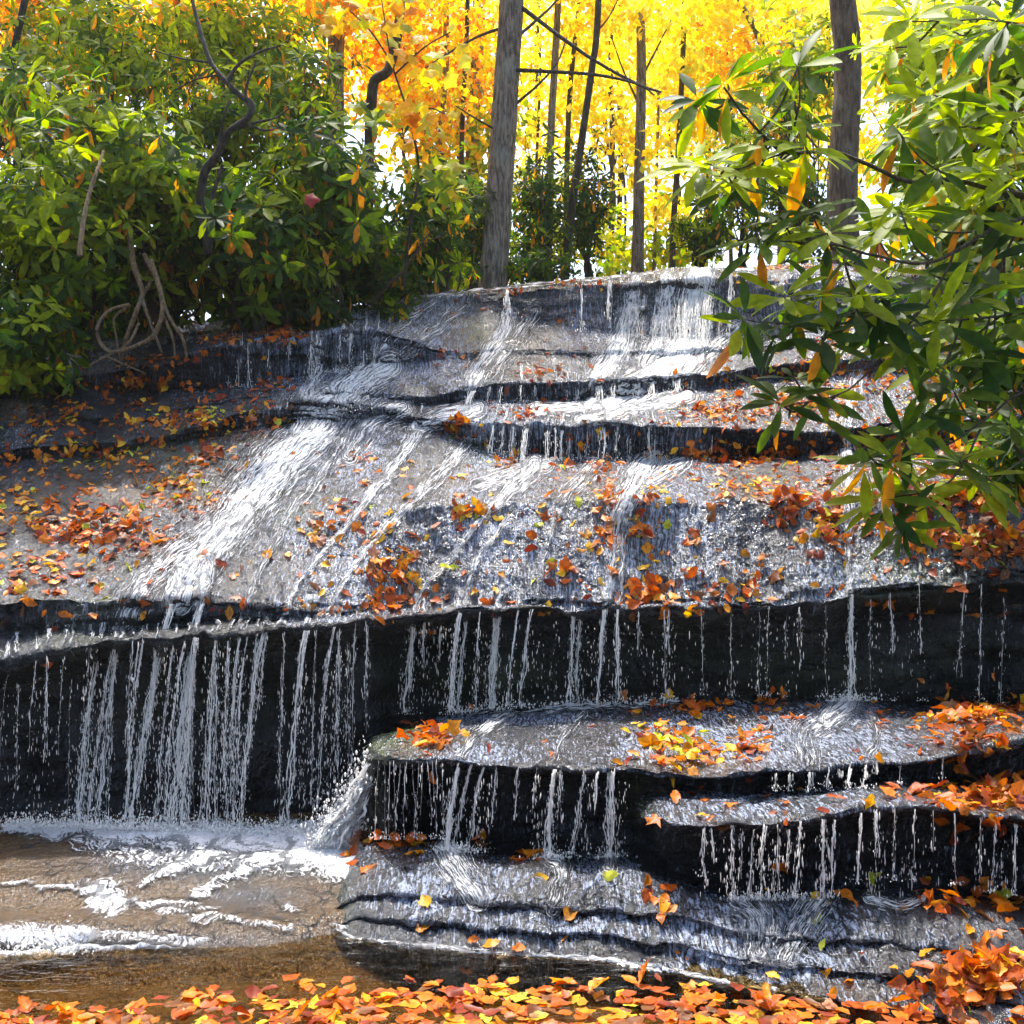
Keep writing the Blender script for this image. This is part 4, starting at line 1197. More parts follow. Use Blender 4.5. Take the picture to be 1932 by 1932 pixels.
LEFT = [
    ('big rhododendron mass with bright leaf rosettes above the pale dead stick', 110, 440, 7.9, 170, 150, .7, 210, .19, .55),
    ('dark rhododendron at the left edge just above the bank', 30, 635, 7.5, 115, 95, .4, 110, .18, .5),
    ('rhododendron with pale yellowed rosettes near the left edge, below the slanting trunk', 150, 260, 8.5, 160, 110, .7, 190, .19, .68),
    ('rhododendron between the pale stick and the black gnarled branches', 290, 330, 8.3, 130, 120, .6, 170, .19, .62),
    ('shadowy rhododendron right behind the looping roots', 290, 520, 8.6, 150, 95, .5, 140, .18, .2),
    ('rhododendron with one red leaf caught on it, left of the hollow', 470, 440, 8.4, 150, 125, .6, 210, .19, .42),
    ('dark rhododendron low behind the leafy rock shelf', 520, 560, 8.9, 150, 70, .5, 140, .17, .16),
    ('dense rhododendron below the bent dark trunk', 610, 360, 8.9, 150, 140, .7, 230, .19, .45),
    ('rhododendron leaning over the rock at the left end of the rim', 690, 500, 9.5, 130, 100, .5, 170, .17, .25),
    ('rhododendron left of the big grey trunk', 800, 420, 10.2, 100, 150, .6, 170, .17, .28),
    ('loose rhododendron at the left edge under the slanting trunk', 40, 190, 9.4, 120, 120, .7, 150, .18, .62),
    ('light green rhododendron behind the black gnarled branches', 420, 230, 9.6, 160, 110, .7, 200, .18, .6),
    ('tall airy rhododendron crown at the upper left', 230, 120, 10.0, 180, 110, .8, 210, .18, .72),
    ('airy rhododendron crown between gnarled branches and bent trunk', 560, 190, 10.2, 130, 120, .7, 170, .17, .58),
    ('pale sunlit rhododendron crown at the top, left of the bent trunk', 400, 70, 10.8, 160, 80, .7, 170, .18, .8),
]
for (lb, cx, cy, d, rx, ry, rdp, n, L, tn) in LEFT:
    shrub(lb, cx, cy, d, rx, ry, rdp, n, L, tn, base=(cx + 20, max(cy + ry + 25, 600 if d > 8.6 else 640), max(d, 8.5) + .1))
LEFT2 = [
    ('dark rhododendron deep behind the looping roots, in full shade', 200, 590, 9.4, 190, 80, .5, 170, .18, .1),
    ('rhododendron deep in the left thicket behind the gnarled branches', 380, 400, 10.4, 190, 170, .7, 230, .18, .3),
    ('rhododendron deep in the thicket at the left edge', 50, 400, 10.2, 200, 180, .7, 230, .18, .4),
    ('rhododendron deep in the thicket below the bent trunk', 620, 430, 10.8, 180, 170, .7, 230, .18, .3),
    ('dark rhododendron low behind the left end of the rim', 760, 530, 10.8, 120, 60, .5, 120, .17, .15),
    ('sunlit rhododendron crown behind the upper left thicket', 150, 60, 11.2, 200, 100, .8, 210, .18, .85),
    ('sunlit rhododendron crown at the top above the gnarled branches', 500, 90, 11.4, 150, 100, .8, 170, .18, .75),
]
for (lb, cx, cy, d, rx, ry, rdp, n, L, tn) in LEFT2:
    shrub(lb, cx, cy, d, rx, ry, rdp, n, L, tn, base=(cx + 15, max(cy + ry + 20, 600), d + .1))
shrub('rhododendron at the far left beyond the bank', -200, 520, 7.6, 190, 220, .7, 260, .19, .4, base=(-180, 760, 7.8))
BACK = [
    ('thin dark rhododendron close on the left of the big grey trunk', 890, 420, 12.0, 55, 120, .5, 110, .16, .2),
    ('dark rhododendron standing right behind the big grey trunk', 1015, 400, 12.6, 70, 140, .6, 170, .16, .22),
    ('dark rhododendron between two thin trunks right of the big grey one', 1105, 390, 13.2, 60, 130, .6, 150, .16, .2),
    ('low rhododendron on the rim between the thin straight trunk and the leaf spray', 1320, 440, 13.0, 70, 70, .5, 100, .16, .4),
    ('rhododendron behind the foreground leaf spray, left of the right trunk', 1400, 330, 12.5, 90, 130, .7, 170, .17, .5),
    ('rhododendron on the rim at the foot of the right trunk', 1500, 400, 12.0, 90, 110, .6, 170, .17, .4),
    ('low dark rhododendron on the rim below the big grey trunk', 980, 505, 12.0, 110, 36, .4, 90, .15, .12),
    ('bright rhododendron crown high behind the right trunk', 1510, 140, 12.2, 110, 120, .7, 180, .18, .75),
    ('rhododendron right of the right trunk at mid height', 1780, 330, 9.0, 105, 130, .6, 200, .18, .5),
    ('bright rhododendron crown at the top right', 1790, 110, 8.6, 125, 130, .7, 200, .18, .85),
    ('bright rhododendron filling the top right corner', 1890, 150, 7.6, 130, 160, .7, 230, .18, .8),
    ('shaded rhododendron at the right edge above the rim', 1850, 440, 8.4, 130, 100, .5, 200, .17, .35),
]
for (lb, cx, cy, d, rx, ry, rdp, n, L, tn) in BACK:
    shrub(lb, cx, cy, d, rx, ry, rdp, n, L, tn, base=(cx + 10, cy + ry + 30 if d < 11.5 else max(cy + ry, 500), d + .1))
for (lb, cx, cy, d, rx, ry, rdp, n, tn) in [('rhododendron hanging over the rock at the right edge, behind the foreground spray', 1870, 680, 5.6, 100, 120, .4, 50, .4),
                                            ('rhododendron low at the right edge beside the leafy rock', 1910, 860, 5.2, 60, 70, .3, 26, .4)]:
    shrub(lb, cx, cy, d, rx, ry, rdp, n, .165, tn, base=(2050, cy + 60, d + .3), old=.07)

def px_tube(buf, path, r0, r1, n=40, sides=12, bump=.22, seed=0, flare=0.0):
    pts = np.array([P(*p) for p in path])
    c = curve_pts(pts, n)
    d = np.array([p[2] for p in path]).mean()
    rr = np.linspace(r0, r1, n) * KX * d
    if flare:
        rr = rr * (1 + flare * np.exp(-np.linspace(0, 9, n)))
    tube(buf, c, rr, sides, bump=bump, seed=seed)
    return c


# ---- the foreground rhododendron, branch by branch
FD = 3.35
root = empty('rhododendron', P(2120, 900, 3.9))
tag(root, 'large near rhododendron reaching in from the right over the falls with yellowing leaves', 'shrub', 'evergreen rhododendrons massed round the falls')
FRONT = [   # branch path (px, py, d), radius px, whorls: (px, py, d, leaf px, tone)
    ([(2080, 400, 3.7), (1932, 372, 3.6), (1800, 340, 3.5), (1720, 343, 3.45), (1630, 310, 3.4), (1570, 286, 3.35), (1480, 286, 3.3), (1440, 255, 3.28), (1400, 215, 3.25), (1366, 165, 3.2)], 9,
     [(1366, 160, 3.2, 105, .62), (1318, 190, 3.25, 95, .6), (1505, 128, 3.3, 110, .7), (1440, 255, 3.3, 80, .5), (1520, 278, 3.3, 110, .62), (1770, 318, 3.45, 110, .72), (1890, 330, 3.55, 110, .7), (1700, 255, 3.5, 100, .72)]),
    ([(1500, 286, 3.32), (1440, 300, 3.3), (1390, 318, 3.3), (1330, 308, 3.3)], 4, [(1322, 310, 3.3, 105, .55), (1375, 335, 3.3, 95, .45), (1420, 320, 3.35, 80, .5)]),
    ([(1500, 240, 3.33), (1508, 190, 3.3), (1506, 130, 3.3)], 4, [(1500, 190, 3.32, 75, .6)]),
    ([(2080, 405, 3.6), (1932, 412, 3.5), (1860, 438, 3.45), (1790, 480, 3.4), (1735, 497, 3.35), (1640, 480, 3.3), (1560, 458, 3.25), (1436, 455, 3.2)], 8,
     [(1432, 452, 3.2, 105, .42), (1478, 420, 3.25, 95, .5), (1530, 400, 3.3, 90, .5), (1592, 490, 3.28, 110, .5), (1700, 400, 3.4, 105, .62), (1650, 440, 3.4, 90, .5), (1840, 400, 3.45, 105, .6), (1560, 440, 3.2, 90, .45)]),
    ([(1592, 490, 3.28), (1610, 540, 3.25), (1650, 580, 3.25), (1690, 600, 3.25)], 4, [(1660, 590, 3.25, 95, .4)]),
    ([(1660, 590, 3.25), (1580, 612, 3.2), (1500, 610, 3.15), (1410, 604, 3.1)], 4, [(1406, 602, 3.1, 105, .42), (1470, 620, 3.15, 95, .4), (1550, 636, 3.15, 100, .4), (1480, 560, 3.2, 95, .4), (1610, 560, 3.2, 100, .4), (1550, 555, 3.2, 95, .38)]),
    ([(1800, 480, 3.4), (1760, 560, 3.35), (1690, 640, 3.3), (1640, 700, 3.25), (1580, 745, 3.2), (1490, 765, 3.15)], 4,
     [(1475, 762, 3.15, 92, .38), (1540, 740, 3.2, 85, .35), (1500, 715, 3.2, 70, .35), (1700, 650, 3.3, 95, .35), (1660, 560, 3.3, 90, .42)]),
    ([(2080, 560, 3.6), (1932, 590, 3.5), (1850, 600, 3.4), (1775, 605, 3.3)], 6, [(1770, 602, 3.3, 110, .45), (1830, 560, 3.4, 105, .5), (1890, 610, 3.45, 105, .5), (1850, 650, 3.4, 100, .35), (1780, 690, 3.35, 95, .3)]),
    ([(2080, 700, 3.6), (1932, 740, 3.5), (1850, 800, 3.4), (1760, 850, 3.3), (1650, 862, 3.2)], 5, [(1640, 862, 3.2, 105, .4), (1700, 820, 3.25, 95, .35), (1740, 780, 3.3, 95, .32), (1800, 740, 3.35, 95, .3), (1690, 870, 3.2, 95, .4)]),
    ([(1850, 810, 3.4), (1800, 900, 3.3), (1740, 930, 3.25), (1670, 940, 3.2)], 4, [(1665, 942, 3.2, 100, .4), (1740, 930, 3.25, 100, .35), (1705, 985, 3.2, 85, .3), (1810, 870, 3.3, 95, .3)]),
    ([(2080, 860, 3.7), (1960, 850, 3.6), (1900, 890, 3.5), (1850, 930, 3.4)], 4, [(1850, 900, 3.4, 95, .35), (1905, 800, 3.5, 95, .32), (1900, 700, 3.55, 95, .32)]),
    ([(2080, 300, 3.7), (1932, 260, 3.6), (1850, 200, 3.6), (1760, 180, 3.6)], 5, [(1760, 180, 3.6, 100, .7), (1850, 150, 3.6, 105, .7), (1900, 230, 3.6, 105, .66), (1810, 240, 3.6, 100, .62)]),
    ([(2080, 160, 3.4), (1950, 60, 3.3), (1870, 40, 3.3), (1720, 40, 3.4)], 5, [(1720, 35, 3.4, 110, .75), (1800, 60, 3.4, 110, .75), (1900, 45, 3.1, 130, .6), (1690, 90, 3.5, 90, .85)]),
    ([(1932, 412, 3.5), (1890, 500, 3.5), (1875, 620, 3.45), (1885, 740, 3.5)], 5, [(1850, 500, 3.45, 105, .5), (1900, 520, 3.5, 105, .45), (1760, 520, 3.45, 100, .45)]),
]
for bi, (path, rpx, wl) in enumerate(FRONT):
    wl = wl + [(x + R.normal(18 if x > 1450 else 8, 34), y + R.normal(4, 34), d + .12 + .2 * R.random(), lp * .82, tn - .08) for (x, y, d, lp, tn) in wl if R.random() < (.5 if y < 450 else .3)]
    pts = np.array([P(*p) for p in path])
    n = 14 * len(path)
    c = curve_pts(pts, n)
    c = c + 0.006 * np.stack([fbm(c * 9 + i * 5, 3, 800 + bi) for i in range(3)], -1)
    b = Buf()
    tube(b, c, np.linspace(rpx, max(2.2, rpx * .35), n) * .62 * KX * 3.3, 7, bump=.25, seed=bi)
    for (wx, wy, wd, lp, tn) in wl:      # a twig from the branch to each rosette
        e = P(wx, wy, wd)
        j = int(np.argmin(np.linalg.norm(c - e, axis=1)))
        if np.linalg.norm(c[j] - e) > .015:
            j = max(0, j - 6)
            tube(b, curve_pts([c[j], c[j] * .5 + e * .5 + [0, .01, -.025], e], 10), np.linspace(2.6, 1.8, 10) * KX * 3.3, 5, cap=False)
    br = b.obj('branch', M_TWIG, root)
    for (wx, wy, wd, lp, tn) in wl:
        e = P(wx, wy, wd)
        w = Buf()
        ax = np.array([[R.normal(-.25, .25), R.normal(-.45, .25), R.normal(.75, .2)]])
        whorls(w, e[None], ax, np.array([lp * 1.0 * KX * wd]), RH_NEAR, tn, .012, int(R.integers(9, 13)), .12)
        whorls(w, e[None] - ax * .03, ax, np.array([lp * .95 * KX * wd]), RH_NEAR, tn - .1, .05, 4, -.25)
        lo = link('leaf_whorl', w.mesh('leaf_whorl', M_RHODO), br)
        lo.matrix_parent_inverse = Matrix()
b = Buf()      # the main stems the branches grow from, just outside the frame
for (dx, top) in [(0, 120), (60, 420), (130, 250)]:
    px_tube(b, [(2120 + dx, 1500, 3.9), (2095 + dx * .6, 1100, 3.8), (2085 + dx * .4, 800, 3.7), (2080 + dx * .3, 500, 3.7), (2082 + dx * .2, top, 3.6)], 16, 7, 40, 8, .25, 5)
b.obj('stem', M_TWIG, root)
# filler leaves deeper in the same bush
b = Buf()
n = 120
reg = [(1800, 150, 150, 150, .8), (1850, 400, 110, 110, .55), (1850, 620, 100, 90, .35), (1830, 800, 100, 80, .3), (1690, 560, 60, 60, .4)]
for (cx, cy, sx, sy, tn) in reg:
    k = 18 if cy < 500 else 5
    O = P(cx + R.normal(0, sx * .55, k), cy + R.normal(0, sy * .55, k), 4.1 + .35 * R.random(k))
    whorls(b, O, unit(np.array([[-.2, -.4, .8]]) + R.normal(0, .3, (k, 3))), np.full(k, .15), RH_NEAR, tn, .06, 8, .15)
b.obj('foliage', M_RHODO, root)


for (lb, cx, cy, d, rx, ry, rdp, n, tn) in [('rhododendron beyond the right edge on the upper bank', 2200, 330, 8.6, 190, 190, .8, 240, .5), ('rhododendron beyond the right edge by the lower ledges', 2420, 800, 6.4, 190, 190, .8, 220, .4), ('tall rhododendron beyond the right edge at the back', 2120, 120, 9.5, 180, 160, .8, 200, .7)]:
    shrub(lb, cx, cy, d, rx, ry, rdp, n, .18, tn)
# ---- trees
FOLD = (np.array([[0, 0, 0], [.5, .33, .06], [.5, 0, -.03], [.5, -.33, .06], [1, 0, -.10]], float), [np.array([(0, 2, 1), (0, 3, 2), (1, 2, 4), (2, 3, 4)])])
YEL = np.array([[.95, .74, .05], [.95, .80, .10], [.93, .64, .03], [.92, .84, .18], [.74, .76, .10]])
ORA = np.array([[.90, .42, .02], [.92, .60, .03], [.80, .26, .012], [.94, .70, .05], [.60, .64, .06], [.94, .74, .06]])
GRN = np.array([[.30, .42, .03], [.45, .50, .04], [.18, .30, .03], [.70, .55, .04]])


def crown(clusters, pal, size, parent, seed=0, per=55, tpl=FOLD):
    """Leaf clumps: (px, py, d, spread px, spread py, spread depth, clumps)."""
    b = Buf()
    for (cx, cy, d, sx, sy, sd, k) in clusters:
        q = R.normal(0, 1, (k, 3)) * [.55, .6, .55]
        cc = P(cx + q[:, 0] * sx, cy + q[:, 2] * sy, np.full(k, d)) + np.stack([q[:, 1] * 0, q[:, 1] * sd, q[:, 1] * 0], -1)
        rs = (.11 + .19 * R.random((k, 1, 1))) * (d / 16)
        O = (cc[:, None] + R.normal(0, 1, (k, per, 3)) * rs * [1.3, 1.3, .55]).reshape(-1, 3)
        m = len(O)
        A, B, C = frames(unit(R.normal(0, 1, (m, 3)) + [0, 0, -.4]), unit(R.normal(0, .6, (m, 3)) + [0, 0, .7]))
        s = (size * (.6 + .7 * R.random(m)))[:, None]
        ci = np.repeat(R.integers(0, len(pal), k), per)
        ci = np.where(R.random(m) < .4, R.integers(0, len(pal), m), ci)
        stamp(b, tpl, O, A * s, B * s, C * s, pal[ci] * (.75 + .45 * R.random((m, 1))))
    return b.obj('crown', M_CROWN, parent)


def tree(label, path, r0, r1, crowns, pal, size=.11, mat=None, branches=(), per=55, name='tree', flare=.5, ground=True):
    p0 = path[0]
    root = empty(name, P(*p0))
    tag(root, label, 'tree', 'trees standing behind the falls')
    if ground:                      # carry the trunk down into the forest floor
        g = P(*p0)
        path = [(p0[0], p0[1] + 30, p0[2])] + list(path)
    b = Buf()
    px_tube(b, path, r0, r1, 60, 14, .2, int(p0[0]), flare)
    b.obj('trunk', mat or M_BARK, root)
    for k, (bp, a0, a1) in enumerate(branches):
        q = Buf()
        px_tube(q, bp, a0, a1, 30, 7, .3, k + 50)
        q.obj('branch', M_DARKBARK, root)
    if crowns:
        crown(crowns, pal, size, root, per=per)
    return root


tree('thick grey furrowed trunk at centre rising from the rim, the largest trunk in view',
     [(930, 545, 11.8), (938, 430, 11.8), (947, 300, 11.8), (957, 150, 11.8), (966, 0, 11.8), (972, -120, 11.8)], 27, 22,
     [(930, -120, 12.2, 130, 60, .8, 14)], YEL, .11, None,
     [([(985, 15, 11.75), (1066, 76, 11.6), (1131, 120, 11.5), (1206, 160, 11.4), (1248, 174, 11.4)], 4.5, 2),
      ([(975, 132, 11.7), (1050, 136, 11.5), (1130, 142, 11.4), (1206, 160, 11.3), (1235, 180, 11.3)], 4, 1.6),
      ([(940, 55, 11.8), (900, 70, 11.7), (840, 104, 11.6), (800, 130, 11.5)], 3, 1.2),
      ([(975, 195, 11.8), (1015, 160, 11.6), (1050, 120, 11.6), (1070, 70, 11.7)], 3, 1.2),
      ([(975, 70, 11.9), (1010, 40, 12), (1050, 0, 12.1), (1080, -60, 12.2)], 3, 1.5),
      ([(945, 250, 11.8), (900, 225, 11.6), (860, 200, 11.5)], 2.5, 1)])
tree('thin straight trunk standing alone against the bright gap',
     [(1202, 522, 14), (1205, 400, 14), (1208, 250, 14), (1210, 120, 14), (1208, 0, 14), (1208, -90, 14)], 12, 7,
     [(1200, 50, 14.5, 130, 90, 1.0, 30), (1180, 280, 14.8, 30, 60, .8, 5)], YEL, .12, None, [([(1209, 150, 14), (1240, 90, 14.2), (1270, 30, 14.3)], 2.5, 1), ([(1207, 200, 14), (1175, 130, 14.2), (1150, 60, 14.4)], 2.5, 1)])
tree('dark thin leaning trunk, the darkest right of the big grey one',
     [(1066, 530, 12.8), (1078, 400, 12.8), (1089, 320, 12.8), (1101, 240, 12.8), (1117, 128, 12.8), (1126, 60, 12.8), (1133, -90, 12.8)], 8, 6,
     [(1110, -30, 13.4, 90, 60, .8, 12)], YEL, .11, M_DARKBARK, [([(1126, 60, 12.8), (1150, 30, 12.8), (1175, -20, 12.9)], 2, 1)])
tree('thin grey trunk close right of the big grey one',
     [(1032, 530, 13.6), (1037, 350, 13.6), (1040, 240, 13.6), (1046, 130, 13.6), (1053, 0, 13.6), (1056, -90, 13.6)], 8, 6,
     [(1050, 40, 14.2, 70, 80, .8, 16)], YEL, .11)
tree('very thin dark stem between the two thin trunks right of the big grey one',
     [(1068, 530, 14.5), (1069, 360, 14.5), (1072, 240, 14.5), (1078, 140, 14.5), (1093, 0, 14.5), (1098, -80, 14.5)], 6, 4,
     [(1085, 180, 15, 60, 90, .8, 12)], YEL, .12, M_DARKBARK)
tree('pale stout trunk behind and left of the big grey one',
     [(888, 520, 17), (893, 280, 17), (898, 120, 17), (905, 0, 17), (908, -80, 17)], 14, 12,
     [(870, 110, 17, 80, 110, 1.2, 34)], ORA, .13)
tree('slim trunk left of the pale stout one amid orange leaves',
     [(828, 480, 15.5), (833, 240, 15.5), (841, 120, 15.5), (842, 0, 15.5), (843, -80, 15.5)], 7, 5,
     [(800, 60, 15.2, 100, 90, 1, 34), (760, 180, 15, 60, 50, .8, 8)], ORA, .12)
tree('slender trunk just left of the pale stout one',
     [(868, 500, 14.6), (872, 240, 14.6), (880, 80, 14.6), (884, -80, 14.6)], 5, 4, [(850, 220, 14.6, 60, 60, .8, 10)], ORA, .11, M_DARKBARK)
tree('grey trunk behind the green crowns left of the bent dark trunk',
     [(628, 480, 14), (632, 200, 14), (634, 60, 14), (638, -90, 14)], 17, 15,
     [(640, 10, 13.6, 110, 60, .8, 24)], ORA, .12)
tree('dark trunk bent like an elbow rising out of the rhododendrons',
     [(692, 470, 9.6), (696, 300, 9.5), (700, 205, 9.4), (706, 154, 9.35), (733, 132, 9.3), (749, 72, 9.3), (756, 0, 9.3), (757, -80, 9.3)], 11, 8.5, [], ORA, .1, M_DARKBARK, flare=0)
tree('slanting dark thin trunk at the upper left corner',
     [(-20, 420, 9.2), (-5, 260, 9.2), (10, 180, 9.2), (32, 70, 9.2), (47, 0, 9.2), (62, -90, 9.2)], 8, 6, [(40, 20, 13, 120, 70, 1, 18)], ORA, .12, M_DARKBARK, flare=0)
tree('big brown furrowed trunk behind the rhododendron leaves at right',
     [(1594, 500, 11), (1590, 380, 11), (1594, 280, 11), (1600, 180, 11), (1598, 80, 11), (1590, 0, 11), (1588, -90, 11)], 28, 24, [(1560, 20, 13, 110, 80, 1, 16)], YEL, .11, M_BROWNBARK)
tree('thin dark trunk right of the bright gap',
     [(1268, 510, 15), (1272, 400, 15), (1280, 290, 15), (1284, 200, 15), (1290, 60, 15), (1292, -80, 15)], 6, 4.5, [(1310, 60, 15.5, 90, 90, 1, 30), (1300, 250, 15.5, 40, 60, .8, 8)], YEL, .12, M_DARKBARK)
tree('grey trunk behind the top of the foreground leaf spray',
     [(1474, 500, 15.5), (1477, 250, 15.5), (1478, 90, 15.5), (1478, -80, 15.5)], 8, 7, [(1440, 120, 15.5, 90, 120, 1, 26)], ORA, .12)
tree('leaning bare trunk at the top right of the yellow gap',
     [(1520, 500, 15), (1490, 240, 14.6), (1431, 68, 14.3), (1391, 0, 14.2), (1340, -90, 14)], 7, 5, [(1400, -20, 14.5, 90, 60, .8, 14)], YEL, .11)
tree('hair thin sapling in the middle of the bright gap',
     [(1234, 515, 17), (1237, 380, 17), (1241, 250, 17), (1243, 120, 17), (1240, -60, 17)], 3.5, 2.5, [(1245, 390, 17, 40, 60, .8, 8), (1235, 180, 17, 60, 60, 1, 9)], YEL, .13)
for (lb, x, d, cl, pal) in [
    ('tall yellow tree whose crown hangs over the left thicket above the frame', 330, 12.5, [(330, 20, 13.5, 90, 60, .8, 12), (150, -420, 12.0, 330, 130, 1.3, 75), (550, -420, 12.4, 300, 130, 1.3, 70), (-150, -380, 11.5, 250, 150, 1.3, 55)], ORA),
    ('far yellow tree glowing behind the bright gap', 1165, 22, [(1165, 70, 22, 150, 100, 2, 30), (1180, 300, 22, 80, 60, 1.5, 6)], YEL),
    ('far yellow tree behind the thin trunks near the centre', 1010, 24, [(1020, 90, 23, 150, 120, 2, 36), (1050, 330, 22, 90, 80, 1.5, 16)], YEL),
    ('far golden tree between the thin dark trunk and the leaf spray', 1330, 23, [(1330, 90, 22, 150, 110, 2, 32), (1330, 300, 22, 80, 90, 1.5, 9)], YEL),
    ('far orange tree behind the pale stout trunk', 830, 21, [(800, 110, 20, 140, 130, 2, 44)], ORA),
    ('far orange tree over the middle of the left thicket', 560, 19, [(560, 40, 17, 170, 80, 2, 30), (480, 160, 17, 120, 70, 1.5, 10)], ORA),
    ('far yellow orange tree over the left thicket', 300, 18, [(300, 40, 16, 170, 80, 2, 30)], ORA),
    ('far yellow tree at the upper left corner', 100, 17, [(90, 50, 15, 150, 90, 2, 44), (60, 250, 14, 60, 50, 1, 8)], ORA),
    ('far yellow tree high behind the right trunk', 1560, 20, [(1560, 120, 18, 130, 150, 2, 46)], YEL),
    ('far yellow tree beyond the right edge of the view', 2150, 18, [(2150, 150, 15, 200, 160, 2, 50), (2500, 200, 15, 200, 160, 2, 40)], YEL),
    ('far yellow tree beyond the left edge of the view', -250, 18, [(-200, 150, 15, 220, 160, 2, 50), (-550, 200, 14, 200, 160, 2, 40)], ORA),
    ('far yellow tree behind the top right leaves', 1800, 18, [(1800, 150, 15, 170, 160, 2, 60)], YEL),
    ('far green yellow understorey tree low behind the rim at centre', 1150, 20, [(1120, 440, 18, 130, 50, 1.5, 16), (1290, 470, 17, 80, 40, 1, 12), (840, 500, 16, 80, 50, 1, 16)], GRN),
    ('far yellow green tree low between the trunks at centre left', 860, 18, [(860, 330, 17, 90, 110, 1.5, 34)], GRN)]:
    tree(lb, [(x, 520, d), (x + 6, 300, d), (x + 2, 120, d), (x + 8, -60, d)], 6, 4, cl, pal, .15, M_DARKBARK, per=60)

for (lb, x, d, w) in [('thin far sapling just right of the big grey trunk', 1012, 19, 3.5), ('thin far sapling behind the dark leaning trunk', 1148, 20, 3), ('thin far sapling left of the straight trunk in the gap', 1175, 21, 3), ('thin far sapling right of the straight trunk in the gap', 1262, 20, 3.5), ('thin far sapling between the slim trunks amid orange leaves', 812, 18, 4), ('thin far sapling left of the big grey trunk', 920, 19, 3.5), ('thin far sapling near the dark trunk right of the gap', 1330, 19, 4), ('thin far sapling behind the leaf spray', 1380, 18, 4), ('thin far sapling right of the bent dark trunk', 775, 17, 4)]:
    k = R.normal(0, 12, 4)
    tree(lb, [(x, 520, d), (x + k[0], 380, d), (x + k[1], 240, d), (x + k[2], 100, d), (x + k[3], -60, d)], w, w * .6, [(x, 150, d, 40, 130, .8, 7)], YEL if x > 950 else ORA, .13, M_DARKBARK, [([(x + k[0] * .6, 330, d), (x + 22, 270, d), (x + 40, 190, d)], 1.6, .8), ([(x + k[1], 250, d), (x - 20, 190, d), (x - 36, 110, d)], 1.5, .8)])
# maple sapling with big leaves beside the left thicket
root = empty('maple_sapling', P(760, 520, 9.3))
tag(root, 'maple sapling with big orange and yellow green leaves left of the big grey trunk', 'tree')
b = Buf()
for (pth, a0) in [([(760, 540, 9.3), (775, 420, 9.2), (790, 320, 9.1), (770, 215, 9.0), (740, 120, 9.0), (720, 0, 9.0)], 4), ([(785, 340, 9.1), (820, 320, 9.0), (850, 330, 8.9)], 2), ([(772, 225, 9), (810, 205, 8.9), (840, 215, 8.9)], 2), ([(740, 120, 9), (700, 60, 9), (660, 20, 9)], 2), ([(745, 140, 9), (800, 90, 9), (850, 60, 9)], 2)]:
    px_tube(b, pth, a0, 1.2, 30, 6)
b.obj('stem', M_DARKBARK, root)
b = Buf()
for (cx, cy, sx, sy, k, pal) in [(775, 210, 40, 25, 26, ORA), (830, 320, 40, 26, 26, GRN), (845, 365, 30, 22, 12, GRN), (660, 15, 50, 25, 24, ORA), (740, 30, 50, 40, 26, ORA), (800, 90, 60, 45, 26, ORA), (690, 205, 40, 20, 14, GRN), (800, 250, 40, 30, 12, ORA), (850, 110, 40, 40, 12, YEL), (810, 385, 20, 15, 6, GRN)]:
    O = P(cx + R.normal(0, sx * .6, k), cy + R.normal(0, sy * .6, k), 9.0 + R.normal(0, .15, k))
    A, B, C = frames(unit(R.normal(0, .6, (k, 3)) + [0, -.4, -.7]), unit(R.normal(0, .5, (k, 3)) + [0, -.6, .5]))
    s = (.10 + .08 * R.random(k))[:, None]
    stamp(b, MAPLE, O, A * s, B * s, C * s, pal[R.integers(0, len(pal), k)] * (.7 + .4 * R.random((k, 1))))
b.obj('foliage', M_CROWN, root)

# black gnarled branches in front of the left thicket
root = empty('gnarled_shrub', P(395, 470, 8.0))
tag(root, 'black leafless gnarled shrub twisting up through the left thicket', 'shrub')
for (pth, a0, a1) in [([(395, 480, 8.0), (380, 400, 8.0), (385, 330, 7.95), (410, 290, 7.9), (430, 250, 7.85), (468, 222, 7.8), (474, 196, 7.8), (450, 178, 7.8), (428, 155, 7.8), (398, 118, 7.85), (378, 60, 7.9), (358, -20, 8.0)], 9, 3.5),
                      ([(428, 155, 7.8), (450, 122, 7.8), (490, 98, 7.8), (530, 86, 7.8)], 4, 1.8), ([(470, 200, 7.8), (464, 170, 7.8), (482, 118, 7.8)], 4, 1.6),
                      ([(440, 245, 7.85), (480, 232, 7.8), (520, 222, 7.8), (545, 205, 7.8)], 3.5, 1.2), ([(470, 235, 7.8), (500, 246, 7.8), (530, 240, 7.8)], 3, 1), ([(410, 290, 7.9), (420, 230, 7.85), (432, 190, 7.85)], 3, 1.5), ([(398, 118, 7.85), (340, 110, 7.9), (290, 95, 8)], 2.4, 1), ([(420, 140, 7.85), (370, 150, 7.9), (330, 170, 7.9)], 2, .8), ([(395, 470, 8), (400, 380, 7.95), (420, 310, 7.9)], 6, 3)]:
    b = Buf()
    px_tube(b, pth, a0, a1, 60, 8, .35)
    b.obj('branch', M_DARKBARK, root)
